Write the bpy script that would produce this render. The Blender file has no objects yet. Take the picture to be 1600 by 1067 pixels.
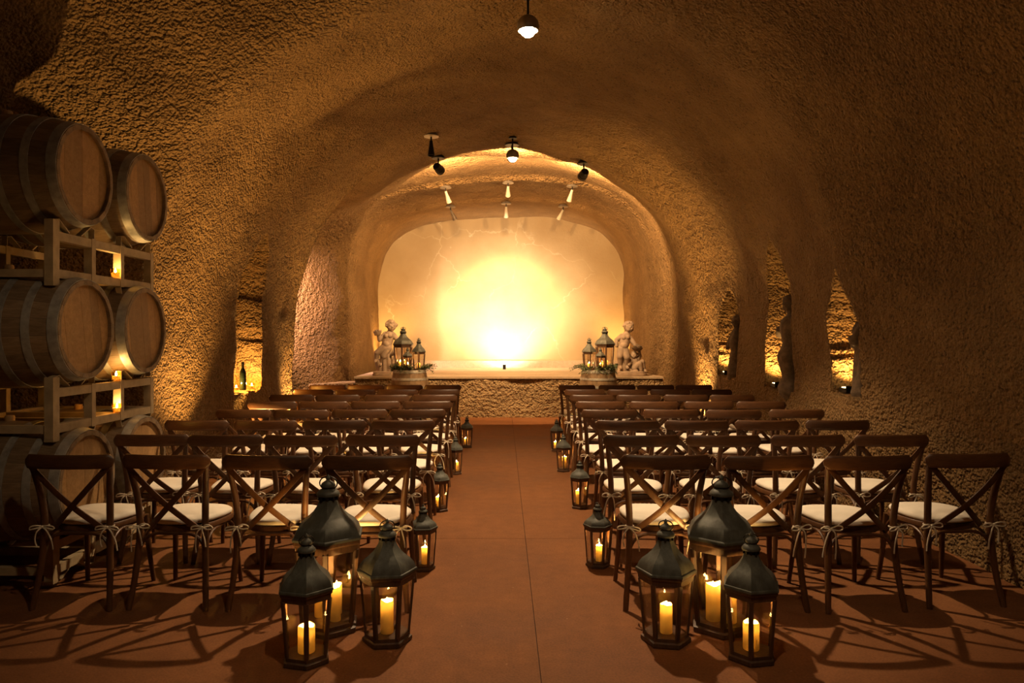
import bpy, math, random
from math import pi, sin, cos, sqrt, radians
from mathutils import Vector, Matrix, noise

random.seed(7)
S = bpy.context.scene
COL = S.collection

# ------------------------------------------------------------------ camera
F_PX, VPX, VPY, EYE = 1140.0, 786.0, 526.0, 1.54
cam_data = bpy.data.cameras.new('camera')
cam_data.sensor_width = 36.0
cam_data.lens = F_PX / 1600.0 * 36.0
cam_data.shift_x = (800.0 - VPX) / 1600.0
cam_data.shift_y = (VPY - 533.5) / 1600.0
cam_data.clip_start = 0.05
cam_data.clip_end = 200
cam = bpy.data.objects.new('camera', cam_data)
cam.location = (0, 0, EYE)
cam.rotation_euler = (pi / 2, 0, 0)
COL.objects.link(cam)
S.camera = cam

# ------------------------------------------------------------------ world, exposure
world = bpy.data.worlds.new('world')
S.world = world
world.use_nodes = True
world.node_tree.nodes['Background'].inputs[0].default_value = (0.25, 0.12, 0.05, 1)
world.node_tree.nodes['Background'].inputs[1].default_value = 0.0
S.view_settings.view_transform = 'Standard'
S.view_settings.look = 'None'
S.view_settings.exposure = 1.0
S.view_settings.gamma = 1.0
S.view_settings.use_curve_mapping = False
S.cycles.transparent_max_bounces = 18
S.cycles.max_bounces = 5
S.cycles.diffuse_bounces = 2
S.cycles.glossy_bounces = 3
S.cycles.adaptive_threshold = 0.04
S.cycles.caustics_reflective = False
S.cycles.caustics_refractive = False
S.cycles.sample_clamp_indirect = 4.0

# lamp powers, watts (each lamp is made in its own builder further down)
P_PENDANT = 400.0
P_PENDANT_NEAR = 58.0
P_PENDANT_FAR = 44.0
P_CEILING_SPOT = 270.0
P_CONE_SPOT = 110.0
P_UPLIGHT = 260.0
P_ALCOVE_UP = 100.0
P_WALL_WASH = 400.0
P_HOT_SPOT = 560.0
P_NICHE = 22.0
P_CANDLE = 9.0
P_VOTIVE = 0.9
P_SIDE_FILL = 1600.0
WARM = (1.0, 0.56, 0.17)
WARM_LAMP = (1.0, 0.70, 0.40)
WASH = (1.0, 0.61, 0.27)
CANDLE = (1.0, 0.56, 0.16)
COOL = (1.0, 0.60, 0.47)

# ------------------------------------------------------------------ helpers
def smooth(a, b, x):
    t = max(0.0, min(1.0, (x - a) / (b - a)))
    return t * t * (3 - 2 * t)


class MB:
    """collects shapes, builds ONE mesh"""
    def __init__(self):
        self.v, self.f = [], []

    def add(self, verts, faces):
        o = len(self.v)
        self.v += [tuple(p) for p in verts]
        self.f += [tuple(i + o for i in f) for f in faces]
        return self

    def box(self, c, s, rot=None):
        vs = []
        for z in (-1, 1):
            for y in (-1, 1):
                for x in (-1, 1):
                    p = Vector((x * s[0] / 2, y * s[1] / 2, z * s[2] / 2))
                    if rot is not None:
                        p = rot @ p
                    vs.append(p + Vector(c))
        return self.add(vs, [(0, 2, 3, 1), (4, 5, 7, 6), (0, 1, 5, 4), (2, 6, 7, 3), (0, 4, 6, 2), (1, 3, 7, 5)])

    def hexa(self, p8):
        return self.add(p8, [(0, 3, 2, 1), (4, 5, 6, 7), (0, 1, 5, 4), (1, 2, 6, 5), (2, 3, 7, 6), (3, 0, 4, 7)])

    def lathe(self, prof, n=24, rot=0.0, c=(0, 0, 0), cap=True):
        vs, fs = [], []
        for r, z in prof:
            for k in range(n):
                a = rot + 2 * pi * k / n
                vs.append((c[0] + r * cos(a), c[1] + r * sin(a), c[2] + z))
        for i in range(len(prof) - 1):
            for k in range(n):
                k2 = (k + 1) % n
                fs.append((i * n + k, i * n + k2, (i + 1) * n + k2, (i + 1) * n + k))
        if cap:
            fs.append(tuple(range(n - 1, -1, -1)))
            m = (len(prof) - 1) * n
            fs.append(tuple(range(m, m + n)))
        return self.add(vs, fs)

    def sweep(self, path, sec, ref=(0, 0, 1), n=8, p=2.0, closed=False):
        """sec: one (ha, hb) or a list; a lies along ref, b across"""
        P = [Vector(q) for q in path]
        N = len(P)
        if not isinstance(sec, list):
            sec = [sec] * N
        vs, fs = [], []
        for i in range(N):
            if closed:
                t = (P[(i + 1) % N] - P[i - 1]).normalized()
            else:
                t = (P[min(i + 1, N - 1)] - P[max(i - 1, 0)]).normalized()
            r = Vector(ref)
            a = r - r.dot(t) * t
            if a.length < 1e-4:
                a = Vector((1, 0, 0)) - t.x * t
            a.normalize()
            b = t.cross(a)
            ha, hb = sec[i]
            for k in range(n):
                w = 2 * pi * (k + 0.5) / n
                ca, sa = cos(w), sin(w)
                ca = math.copysign(abs(ca) ** (2 / p), ca)
                sa = math.copysign(abs(sa) ** (2 / p), sa)
                vs.append(P[i] + a * (ha * ca) + b * (hb * sa))
        M = N if closed else N - 1
        for i in range(M):
            j = (i + 1) % N
            for k in range(n):
                k2 = (k + 1) % n
                fs.append((i * n + k, i * n + k2, j * n + k2, j * n + k))
        if not closed:
            fs.append(tuple(range(n - 1, -1, -1)))
            fs.append(tuple(range((N - 1) * n, N * n)))
        return self.add(vs, fs)

    def tube(self, path, r, n=8, ref=(0.13, 0.2, 1), closed=False):
        N = len(path)
        rr = r if isinstance(r, list) else [r] * N
        return self.sweep(path, [(q, q) for q in rr], ref, n, 2.0, closed)

    def ball(self, c, r, n=12, m=8):
        rx, ry, rz = r if isinstance(r, tuple) else (r, r, r)
        vs, fs = [(c[0], c[1], c[2] - rz)], []
        for i in range(1, m):
            t = pi * i / m
            for k in range(n):
                a = 2 * pi * k / n
                vs.append((c[0] + rx * sin(t) * cos(a), c[1] + ry * sin(t) * sin(a), c[2] - rz * cos(t)))
        vs.append((c[0], c[1], c[2] + rz))
        for k in range(n):
            fs.append((0, 1 + (k + 1) % n, 1 + k))
            for i in range(m - 2):
                a = 1 + i * n
                fs.append((a + k, a + (k + 1) % n, a + n + (k + 1) % n, a + n + k))
            fs.append((len(vs) - 1, 1 + (m - 2) * n + k, 1 + (m - 2) * n + (k + 1) % n))
        return self.add(vs, fs)

    def mesh(self, name, mat=None, ang=40):
        me = bpy.data.meshes.new(name)
        me.from_pydata(self.v, [], self.f)
        me.update()
        if ang:
            me.polygons.foreach_set('use_smooth', [True] * len(me.polygons))
            me.set_sharp_from_angle(angle=radians(ang))
        if mat:
            me.materials.append(mat)
        return me


def obj(name, me, parent=None, loc=(0, 0, 0), rot=(0, 0, 0), scale=None):
    o = bpy.data.objects.new(name, me)
    COL.objects.link(o)
    o.location = loc
    o.rotation_euler = rot
    if scale:
        o.scale = scale
    if parent:
        o.parent = parent
    return o


def tag(o, label, cat, group=None):
    o['label'] = label
    o['category'] = cat
    if group:
        o['group'] = group
    return o


def thing(name, label, cat, loc=(0, 0, 0), rz=0.0, group=None):
    o = bpy.data.objects.new(name, None)
    COL.objects.link(o)
    o.location = loc
    o.rotation_euler = (0, 0, rz)
    o.empty_display_size = 0.1
    return tag(o, label, cat, group)


def struct(name, me, loc=(0, 0, 0), parent=None):
    o = obj(name, me, parent, loc)
    if not parent:
        o['kind'] = 'structure'
    return o


def light(kind, name, parent, loc, power, color, radius=0.03, aim=None, size=None, blend=0.1):
    l = bpy.data.lights.new(name, kind)
    l.energy = power
    l.color = color
    l.shadow_soft_size = radius
    if kind == 'SPOT':
        l.spot_size = radians(size)
        l.spot_blend = blend
    o = bpy.data.objects.new(name, l)
    COL.objects.link(o)
    o.location = loc
    if aim is not None:
        o.rotation_euler = Vector(aim).to_track_quat('-Z', 'Y').to_euler()
    if parent:
        o.parent = parent
    return o


def bez(p0, p1, p2, n=8):
    p0, p1, p2 = Vector(p0), Vector(p1), Vector(p2)
    return [(1 - t) ** 2 * p0 + 2 * t * (1 - t) * p1 + t * t * p2 for t in [i / n for i in range(n + 1)]]


def catmull(pts, n=4):
    P = [Vector(p) for p in pts]
    out = []
    for i in range(len(P) - 1):
        a, b, c, d = P[max(i - 1, 0)], P[i], P[i + 1], P[min(i + 2, len(P) - 1)]
        for k in range(n):
            t = k / n
            out.append(0.5 * ((2 * b) + (c - a) * t + (2 * a - 5 * b + 4 * c - d) * t * t + (3 * b - a - 3 * c + d) * t ** 3))
    out.append(P[-1])
    return out


# ------------------------------------------------------------------ materials
class NT:
    def __init__(self, name):
        self.m = bpy.data.materials.new(name)
        self.m.use_nodes = True
        self.t = self.m.node_tree
        self.b = self.t.nodes['Principled BSDF']
        self.out = self.t.nodes['Material Output']

    def n(self, typ, **kw):
        nd = self.t.nodes.new(typ)
        for k, v in kw.items():
            if hasattr(nd, k) and not k[0].isupper():
                setattr(nd, k, v)
        return nd

    def l(self, a, b):
        self.t.links.new(a, b)

    def noise(self, vec, scale, detail=3, rough=0.55):
        nd = self.n('ShaderNodeTexNoise')
        nd.inputs['Scale'].default_value = scale
        nd.inputs['Detail'].default_value = detail
        nd.inputs['Roughness'].default_value = rough
        self.l(vec, nd.inputs['Vector'])
        return nd.outputs['Fac']

    def ramp(self, fac, stops):
        nd = self.n('ShaderNodeValToRGB')
        e = nd.color_ramp.elements
        while len(e) < len(stops):
            e.new(0.5)
        for el, (p, c) in zip(e, stops):
            el.position = p
            el.color = (c[0], c[1], c[2], 1) if not isinstance(c, (int, float)) else (c, c, c, 1)
        self.l(fac, nd.inputs['Fac'])
        return nd.outputs['Color']

    def math(self, op, a, b=None, clamp=False):
        nd = self.n('ShaderNodeMath', operation=op, use_clamp=clamp)
        for i, q in enumerate((a, b)):
            if q is None:
                continue
            if isinstance(q, (int, float)):
                nd.inputs[i].default_value = q
            else:
                self.l(q, nd.inputs[i])
        return nd.outputs[0]

    def mix(self, fac, a, b, typ='MIX'):
        nd = self.n('ShaderNodeMix', data_type='RGBA', blend_type=typ)
        for sock, q in ((nd.inputs[0], fac), (nd.inputs[6], a), (nd.inputs[7], b)):
            if isinstance(q, (int, float)):
                sock.default_value = q
            elif isinstance(q, tuple):
                sock.default_value = (*q, 1) if len(q) == 3 else q
            else:
                self.l(q, sock)
        return nd.outputs[2]

    def coord(self, which='Object', scale=None):
        tc = self.n('ShaderNodeTexCoord')
        o = tc.outputs[which]
        if scale:
            mp = self.n('ShaderNodeMapping')
            mp.inputs['Scale'].default_value = scale
            self.l(o, mp.inputs['Vector'])
            o = mp.outputs[0]
        return o

    def bump(self, h, strength, dist):
        nd = self.n('ShaderNodeBump')
        nd.inputs['Distance'].default_value = dist
        if isinstance(strength, (int, float)):
            nd.inputs['Strength'].default_value = strength
        else:
            self.l(strength, nd.inputs['Strength'])
        self.l(h, nd.inputs['Height'])
        self.l(nd.outputs[0], self.b.inputs['Normal'])

    def set(self, color=None, rough=None, metal=None, **kw):
        if color is not None:
            if isinstance(color, tuple):
                self.b.inputs['Base Color'].default_value = (*color, 1)
            else:
                self.l(color, self.b.inputs['Base Color'])
        if rough is not None:
            if isinstance(rough, (int, float)):
                self.b.inputs['Roughness'].default_value = rough
            else:
                self.l(rough, self.b.inputs['Roughness'])
        if metal is not None:
            self.b.inputs['Metallic'].default_value = metal
        for k, v in kw.items():
            self.b.inputs[k].default_value = v
        return self.m


def m_gunite(name, c1, c2, smooth_far=True, strength=1.0):
    t = NT(name)
    v = t.coord('Object')
    big = t.noise(v, 0.7, 4)
    mid = t.noise(v, 4.0, 3)
    col = t.ramp(big, [(0.35, c1), (0.65, c2)])
    col = t.mix(0.35, col, t.ramp(mid, [(0.3, 0.45), (0.7, 1.0)]), 'MULTIPLY')
    lump = t.noise(v, 30.0, 2.5, 0.5)
    vor = t.n('ShaderNodeTexVoronoi')
    vor.inputs['Scale'].default_value = 44
    t.l(v, vor.inputs['Vector'])
    h = t.math('ADD', t.math('MULTIPLY', lump, 1.1), t.math('MULTIPLY', vor.outputs['Distance'], -0.45))
    h = t.math('ADD', h, t.math('MULTIPLY', t.noise(v, 12.0, 2), 1.1))
    if smooth_far:
        sy = t.n('ShaderNodeSeparateXYZ')
        t.l(v, sy.inputs[0])
        fr = t.math('MULTIPLY', t.math('SUBTRACT', sy.outputs[1], 7.0), 0.25, True)
        h = t.math('ADD', h, t.math('MULTIPLY', t.math('MULTIPLY', t.noise(v, 13.0, 1.5), 2.2), fr))
    else:
        h = t.math('ADD', h, t.math('MULTIPLY', t.noise(v, 13.0, 1.5), 2.2))
    pits = t.ramp(t.noise(v, 45, 2), [(0.30, 0.15), (0.43, 1.0)])
    col = t.mix(0.65, col, pits, 'MULTIPLY')
    st = strength
    if smooth_far:
        sx = t.n('ShaderNodeSeparateXYZ')
        t.l(v, sx.inputs[0])
        mr = t.n('ShaderNodeMapRange')
        mr.inputs['From Min'].default_value = 15.0
        mr.inputs['From Max'].default_value = 16.6
        mr.inputs['To Min'].default_value = strength
        mr.inputs['To Max'].default_value = 0.25 * strength
        t.l(sx.outputs[1], mr.inputs['Value'])
        st = mr.outputs[0]
    t.bump(h, st, 0.05)
    return t.set(col, 0.85, **{'Specular IOR Level': 0.25})


def m_plaster():
    t = NT('plaster')
    v = t.coord('Object')
    big = t.noise(v, 0.9, 5)
    col = t.ramp(big, [(0.3, (0.36, 0.245, 0.118)), (0.7, (0.46, 0.335, 0.18))])
    dv = t.n('ShaderNodeTexVoronoi', feature='DISTANCE_TO_EDGE')
    dv.inputs['Scale'].default_value = 1.1
    wn = t.n('ShaderNodeTexNoise')
    wn.inputs['Scale'].default_value = 2.2
    wn.inputs['Detail'].default_value = 4
    t.l(v, wn.inputs['Vector'])
    t.l(t.mix(0.42, v, wn.outputs['Color']), dv.inputs['Vector'])
    vein = t.ramp(dv.outputs['Distance'], [(0.0, 1.0), (0.010, 0.0)])
    vein = t.math('MULTIPLY', vein, t.ramp(t.noise(v, 0.8, 2), [(0.45, 0.0), (0.70, 0.6)]))
    col = t.mix(vein, col, (0.80, 0.70, 0.50))
    t.bump(t.noise(v, 22, 4), 0.25, 0.012)
    return t.set(col, 0.8)


def m_floor(name='floor_concrete', c1=(0.180, 0.068, 0.025), c2=(0.270, 0.110, 0.042)):
    t = NT(name)
    v = t.coord('Object')
    n1 = t.noise(v, 1.1, 6, 0.6)
    n2 = t.noise(v, 9, 5, 0.65)
    n3 = t.noise(v, 90, 3)
    col = t.ramp(n1, [(0.3, c1), (0.7, c2)])
    col = t.mix(0.5, col, t.ramp(n2, [(0.3, 0.62), (0.65, 1.0)]), 'MULTIPLY')
    col = t.mix(0.35, col, t.ramp(n3, [(0.38, 0.42), (0.6, 1.0)]), 'MULTIPLY')
    sp = t.ramp(t.noise(v, 38, 1), [(0.76, 0.0), (0.80, 1.0)])
    col = t.mix(t.math('MULTIPLY', sp, 0.5), col, (0.38, 0.21, 0.12))
    t.bump(t.math('ADD', n3, t.math('MULTIPLY', n2, 0.8)), 0.25, 0.004)
    return t.set(col, t.ramp(n1, [(0.3, 0.65), (0.7, 0.85)]), **{'Specular IOR Level': 0.15})


def m_wood(name, c1, c2, scale=(14, 14, 2.0), rough=0.42, bump=0.1):
    t = NT(name)
    v = t.coord('Object', scale)
    rnd = t.n('ShaderNodeObjectInfo').outputs['Random']
    g = t.noise(v, 3.0, 5, 0.6)
    g2 = t.noise(v, 14.0, 3, 0.6)
    col = t.ramp(g, [(0.3, c1), (0.7, c2)])
    col = t.mix(0.4, col, t.ramp(g2, [(0.35, 0.55), (0.6, 1.0)]), 'MULTIPLY')
    hv = t.n('ShaderNodeHueSaturation')
    t.l(t.math('ADD', t.math('MULTIPLY', rnd, 0.45), 0.78), hv.inputs['Value'])
    t.l(col, hv.inputs['Color'])
    t.bump(g2, bump, 0.004)
    return t.set(hv.outputs[0], rough)


def m_simple(name, c, rough=0.5, metal=0.0, var=0.25, scale=12, bump=0.0, bs=60, bd=0.003, **kw):
    t = NT(name)
    v = t.coord('Object')
    n = t.noise(v, scale, 4)
    a = tuple(q * (1 - var) for q in c)
    b = tuple(min(1, q * (1 + var)) for q in c)
    col = t.ramp(n, [(0.3, a), (0.7, b)])
    if bump:
        t.bump(t.noise(v, bs, 3), bump, bd)
    return t.set(col, rough, metal, **kw)


def m_flame(name, c, strength):
    t = NT(name)
    em = t.n('ShaderNodeEmission')
    em.inputs[0].default_value = (*c, 1)
    em.inputs[1].default_value = strength
    ad = t.n('ShaderNodeAddShader')
    t.l(em.outputs[0], ad.inputs[0])
    t.l(t.n('ShaderNodeBsdfTransparent').outputs[0], ad.inputs[1])
    t.l(ad.outputs[0], t.out.inputs[0])
    return t.m


def m_emit(name, c, strength):
    t = NT(name)
    t.set((0, 0, 0), 0.6)
    t.b.inputs['Emission Color'].default_value = (*c, 1)
    t.b.inputs['Emission Strength'].default_value = strength
    return t.m


def m_glass(name='lantern_glass', tint=(0.97, 0.95, 0.92), refl=1.0):
    t = NT(name)
    tr = t.n('ShaderNodeBsdfTransparent')
    tr.inputs[0].default_value = (*tint, 1)
    gl = t.n('ShaderNodeBsdfGlossy')
    gl.inputs['Roughness'].default_value = 0.02
    lw = t.n('ShaderNodeLayerWeight')
    fres = t.math('ADD', t.math('MULTIPLY', t.math('POWER', lw.outputs['Facing'], 4.0), 0.9), 0.045)
    mx = t.n('ShaderNodeMixShader')
    t.l(t.math('MULTIPLY', fres, refl, True), mx.inputs[0])
    t.l(tr.outputs[0], mx.inputs[1])
    t.l(gl.outputs[0], mx.inputs[2])
    t.l(mx.outputs[0], t.out.inputs[0])
    return t.m


def m_wax():
    t = NT('wax')
    df = t.n('ShaderNodeBsdfDiffuse')
    df.inputs[0].default_value = (0.82, 0.66, 0.34, 1)
    tl = t.n('ShaderNodeBsdfTranslucent')
    tl.inputs[0].default_value = (1.0, 0.85, 0.46, 1)
    mx = t.n('ShaderNodeMixShader')
    mx.inputs[0].default_value = 0.55
    t.l(df.outputs[0], mx.inputs[1])
    t.l(tl.outputs[0], mx.inputs[2])
    t.l(mx.outputs[0], t.out.inputs[0])
    return t.m


def m_verdigris():
    t = NT('verdigris_metal')
    v = t.coord('Object', (1, 1, 0.35))
    n = t.noise(v, 16, 5, 0.65)
    col = t.ramp(n, [(0.30, (0.055, 0.052, 0.042)), (0.52, (0.085, 0.086, 0.070)), (0.75, (0.155, 0.160, 0.132))])
    t.bump(t.noise(v, 60, 3), 0.25, 0.003)
    return t.set(col, 0.62, 0.15)


M = dict(
    gunite=m_gunite('gunite', (0.20, 0.112, 0.040), (0.285, 0.168, 0.066)),
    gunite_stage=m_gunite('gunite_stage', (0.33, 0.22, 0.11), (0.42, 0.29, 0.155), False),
    plaster=m_plaster(),
    floor=m_floor(),
    stage_top=m_floor('stage_concrete', (0.46, 0.34, 0.23), (0.56, 0.43, 0.30)),
    earth=m_simple('joint_dirt', (0.11, 0.05, 0.024), 0.9),
    chair=m_wood('chair_wood', (0.078, 0.029, 0.009), (0.140, 0.058, 0.020)),
    chair_rail=m_wood('chair_rail_wood', (0.078, 0.029, 0.009), (0.140, 0.058, 0.020), (2.0, 14, 14)),
    fabric=m_simple('cushion_cotton', (0.88, 0.80, 0.68), 0.9, var=0.06, scale=9, bump=0.12, bs=18, bd=0.006),
    cord=m_simple('cotton_tie', (0.68, 0.58, 0.44), 0.9, var=0.1),
    verdigris=m_verdigris(),
    lantern=m_wood('lantern_wood', (0.055, 0.026, 0.013), (0.12, 0.06, 0.03), rough=0.5),
    dark=m_simple('black_metal', (0.018, 0.015, 0.012), 0.45, 0.6),
    glass=m_glass(),
    wax=m_wax(),
    wick=m_simple('wick', (0.02, 0.015, 0.01), 0.9),
    flame=m_flame('candle_flame', (1.0, 0.62, 0.20), 30.0),
    votive=m_glass('votive_glass', (1.0, 0.86, 0.6), 0.8),
    oak=m_wood('oak_stave', (0.19, 0.118, 0.06), (0.32, 0.215, 0.12), (10, 10, 1.2), 0.6),
    oak_head=m_wood('oak_head', (0.36, 0.195, 0.07), (0.49, 0.285, 0.115), (10, 10, 1.2), 0.6),
    hoop=m_simple('galvanised_hoop', (0.36, 0.34, 0.30), 0.48, 0.35, var=0.3, scale=20),
    rack=m_simple('rack_paint', (0.45, 0.34, 0.20), 0.55, 0.0, var=0.2, scale=14),
    stone=m_simple('carved_stone', (0.30, 0.215, 0.15), 0.8, var=0.22, scale=9, bump=0.35, bs=45, bd=0.006),
    stone_dark=m_simple('dark_silhouette_stone', (0.13, 0.085, 0.048), 0.85, var=0.45, scale=14, bump=0.6, bs=40, bd=0.01),  # darkened so the niche figures read as silhouettes; the dark bowl shares it
    leaf=m_simple('leaf', (0.075, 0.105, 0.04), 0.55, var=0.5, scale=30),
    stem=m_simple('stem', (0.07, 0.05, 0.025), 0.8),
    bottle=m_simple('bottle_glass', (0.006, 0.009, 0.004), 0.12),
    cream=m_simple('cream_enamel', (0.62, 0.55, 0.42), 0.4, var=0.08),
    globe=m_simple('globe_metal', (0.32, 0.27, 0.22), 0.4, 0.5),
    bulb=m_emit('bulb', (1.0, 0.80, 0.52), 60.0),
    bulb_soft=m_emit('bulb_soft', (1.0, 0.75, 0.42), 25.0),
    bulb_low=m_emit('bulb_low', (1.0, 0.7, 0.3), 8.0),
)

# ------------------------------------------------------------------ the cave shell
NICHES = [  # side, y centre, half width, sill z, spring z, tip z, depth
    (1, 6.44, 0.33, 1.03, 1.66, 2.10, 0.30),
    (1, 8.12, 0.40, 0.96, 2.05, 2.62, 0.32),
    (1, 9.98, 0.42, 1.00, 1.70, 2.16, 0.30),
    (-1, 8.95, 0.44, 0.88, 2.15, 2.80, 0.30),
]


def niche_depth(side, y, z):
    for sd, yc, hw, z0, zs, z1, d in NICHES:
        if sd != side or abs(y - yc) > hw + 0.05 or z < z0 or z > z1:
            continue
        w = hw if z < zs else hw * (1 - ((z - zs) / (z1 - zs)) ** 1.7)
        w += 0.008 * noise.noise(Vector((y * 9, z * 9, 3)))
        if abs(y - yc) < w:
            return d
    return 0.0


X_LEFT, X_RIGHT = 3.12, 3.04


def shell(y, s):
    """s runs -1 (left foot) .. 0 (crown) .. 1 (right foot)"""
    far = smooth(11.2, 15.0, y)
    zs = 1.9 + 0.65 * far
    H = 4.56 + 0.10 * far
    p = 2.05 + 0.95 * far
    side = -1 if s < 0 else 1
    a = abs(s)
    W = X_LEFT if s < 0 else X_RIGHT
    if a > 0.6:            # upright wall
        z = zs * (1 - (a - 0.6) / 0.4)
        x = W
        nx, nz = 1.0, 0.0
    else:
        th = pi / 2 * (1 - a / 0.6)
        c_, s_ = cos(th), sin(th)
        x = W * abs(c_) ** (2 / p)
        z = zs + (H - zs) * abs(s_) ** (2 / p)
        nx, nz = c_, s_
    d = 0.0
    # soft swell of the sprayed concrete
    q = Vector((x * side * 0.55, y * 0.42, z * 0.55))
    d += 0.10 * noise.noise(q) + 0.035 * noise.noise(q * 3.1 + Vector((5, 1, 2))) + 0.012 * noise.noise(q * 9)
    # a rounded rib around the vault, the nearer bay is wider
    d -= 0.05 * math.exp(-((y - 6.30) / 0.28) ** 2)
    hi = smooth(2.75, 3.35, z) if side < 0 else 1.0
    wide = 1 - smooth(5.85 - 0.95 * hi, 6.45 - 0.25 * hi, y)
    d += wide * (0.86 if side < 0 else 0.12) * (0.25 + 0.75 * nx)
    # steps of the vault towards the back
    d -= nz * (0.09 * smooth(14.15, 14.28, y) + 0.06 * smooth(16.05, 16.2, y))
    if side < 0 and y > 11.0:   # mouth of the side tunnel
        k = 1 - smooth(11.05, 15.2, y)
        d += 2.4 * k * (1 - smooth(2.9, 4.15, z))
    X = (x + nx * d) * side
    Z = max(0.0, z + nz * d) if z > 0.001 else 0.0
    X += side * niche_depth(side, y, Z)
    return (X, y, Z)


def build_shell():
    ys = []
    y = -3.0
    while y < 18.25:
        ys.append(y)
        st = 0.075
        if y < 3.0:
            st = 0.2
        for nn in NICHES:
            if nn[1] - nn[2] - 0.12 < y < nn[1] + nn[2] + 0.1:
                st = 0.022
        if 10.9 < y < 11.2:
            st = 0.03
        y += st
    ys.append(18.25)
    ss = []
    NV = 84
    for i in range(NV + 1):      # upright wall
        ss.append(-1 + 0.4 * i / NV)
    NA = 100
    for i in range(1, 2 * NA):
        ss.append(-0.6 + 1.2 * i / (2 * NA))
    for i in range(NV + 1):
        ss.append(0.6 + 0.4 * i / NV)
    nS, nY = len(ss), len(ys)
    G = [[Vector(shell(yy, s)) for s in ss] for yy in ys]
    NRM = [[None] * nS for _ in range(nY)]
    for j in range(nY):
        for i in range(nS):
            a = G[j][min(i + 1, nS - 1)] - G[j][max(i - 1, 0)]
            b = G[min(j + 1, nY - 1)][i] - G[max(j - 1, 0)][i]
            n = a.cross(b)
            NRM[j][i] = n.normalized() if n.length > 1e-9 else Vector((0, 0, -1))
    split = [0, min(range(nS), key=lambda i: abs(ss[i] + 0.40)), min(range(nS), key=lambda i: abs(ss[i] - 0.40)), nS - 1]
    for name, i0, i1 in (('wall_left', split[0], split[1]), ('ceiling', split[1], split[2]), ('wall_right', split[2], split[3])):
        w = i1 - i0 + 1
        vs, ns, fs = [], [], []
        for j in range(nY):
            for i in range(i0, i1 + 1):
                vs.append(G[j][i])
                ns.append(NRM[j][i])
        for j in range(nY - 1):
            for i in range(w - 1):
                fs.append((j * w + i, (j + 1) * w + i, (j + 1) * w + i + 1, j * w + i + 1)[::-1])
        me = bpy.data.meshes.new(name)
        me.from_pydata(vs, [], fs)
        me.polygons.foreach_set('use_smooth', [True] * len(fs))
        me.normals_split_custom_set_from_vertices(ns)
        me.materials.append(M['gunite'])
        struct(name, me)


build_shell()


def ceil_z(x, y):
    best, bz = 9, 4.5
    for i in range(-60, 61):
        P = shell(y, i / 100)
        if abs(P[0] - x) < best:
            best, bz = abs(P[0] - x), P[2]
    return bz


def wall_x(side, y, z):
    best, bx = 9, side * 3
    for i in range(30, 101):
        P = shell(y, side * i / 100)
        if abs(P[2] - z) < best:
            best, bx = abs(P[2] - z), P[0]
    return bx


# back wall and the end of the tunnel behind the camera
mb = MB()
ring = [shell(18.2, -1 + 2 * i / 80) for i in range(81)]
mb.add([(p[0] * 1.02, 18.2, p[2] * 1.01 - 0.02) for p in ring] + [(p[0] * 1.02, 18.4, p[2] * 1.01 - 0.02) for p in ring],
       [tuple(range(81))[::-1], tuple(range(81, 162))] + [(i, (i + 1) % 81, 81 + (i + 1) % 81, 81 + i) for i in range(81)])
struct('wall_back', mb.mesh('wall_back', M['plaster']))
mb = MB()
ring = [shell(-2.95, -1 + 2 * i / 60) for i in range(61)]
mb.add([(p[0] * 1.02, -2.95, p[2] * 1.01) for p in ring] + [(p[0] * 1.02, -3.15, p[2] * 1.01) for p in ring],
       [tuple(range(61)), tuple(range(61, 122))[::-1]] + [(i, 61 + i, 61 + (i + 1) % 61, (i + 1) % 61) for i in range(61)])
struct('wall_front', mb.mesh('wall_front', M['gunite']))

# floor: slabs with recessed joints on a bed
fl = struct('floor', MB().box((-1.2, 7.7, -0.10), (9.6, 22.4, 0.16)).mesh('floor', M['earth']))
YJ = [-3.2, 1.2, 5.57, 9.75, 13.95, 18.6]
XJ = [-5.9, -2.2 - 0.9, 0.17, 3.5]
g = 0.0022
for i in range(3):
    for j in range(5):
        x0, x1, y0, y1 = XJ[i] + g, XJ[i + 1] - g, YJ[j] + g, YJ[j + 1] - g
        dz = 0.0
        obj('slab', MB().box(((x0 + x1) / 2, (y0 + y1) / 2, -0.015), (x1 - x0, y1 - y0, 0.03)).mesh('slab', M['floor'], 0), fl)

# stage
st_y0, st_z = 13.93, 0.78
mb = MB()
nx, nz = 60, 10
vs = []
for i in range(nx + 1):
    for k in range(nz + 1):
        x = -2.83 + (3.25 + 2.83) * i / nx
        z = (st_z - 0.04) * k / nz
        yy = st_y0 + 0.05 * noise.noise(Vector((x * 1.3, z * 1.5, 4))) + 0.02 * noise.noise(Vector((x * 5, z * 5, 1)))
        vs.append((x, yy, z))
fs = [(i * (nz + 1) + k, (i + 1) * (nz + 1) + k, (i + 1) * (nz + 1) + k + 1, i * (nz + 1) + k + 1) for i in range(nx) for k in range(nz)]
mb.add(vs, fs)
mb.box((0.21, 16.2, (st_z - 0.04) / 2), (6.08, 4.3, st_z - 0.04))
stage = struct('platform_stage', mb.mesh('platform_stage', M['gunite_stage'], 60))
stage['kind'] = 'structure'
struct('stage_top', MB().box((0.21, 16.1, st_z - 0.02), (6.1, 4.4, 0.04)).mesh('stage_top', M['stage_top'], 0), parent=stage)
struct('back_ledge', MB().box((0.0, 18.02, st_z + 0.085), (6.1, 0.36, 0.17)).mesh('back_ledge', M['stage_top'], 0), parent=stage)
struct('stage_step', MB().box((-3.35, 14.35, 0.32), (1.0, 0.9, 0.64)).mesh('stage_step', M['gunite_stage'], 0), parent=stage)

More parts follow.
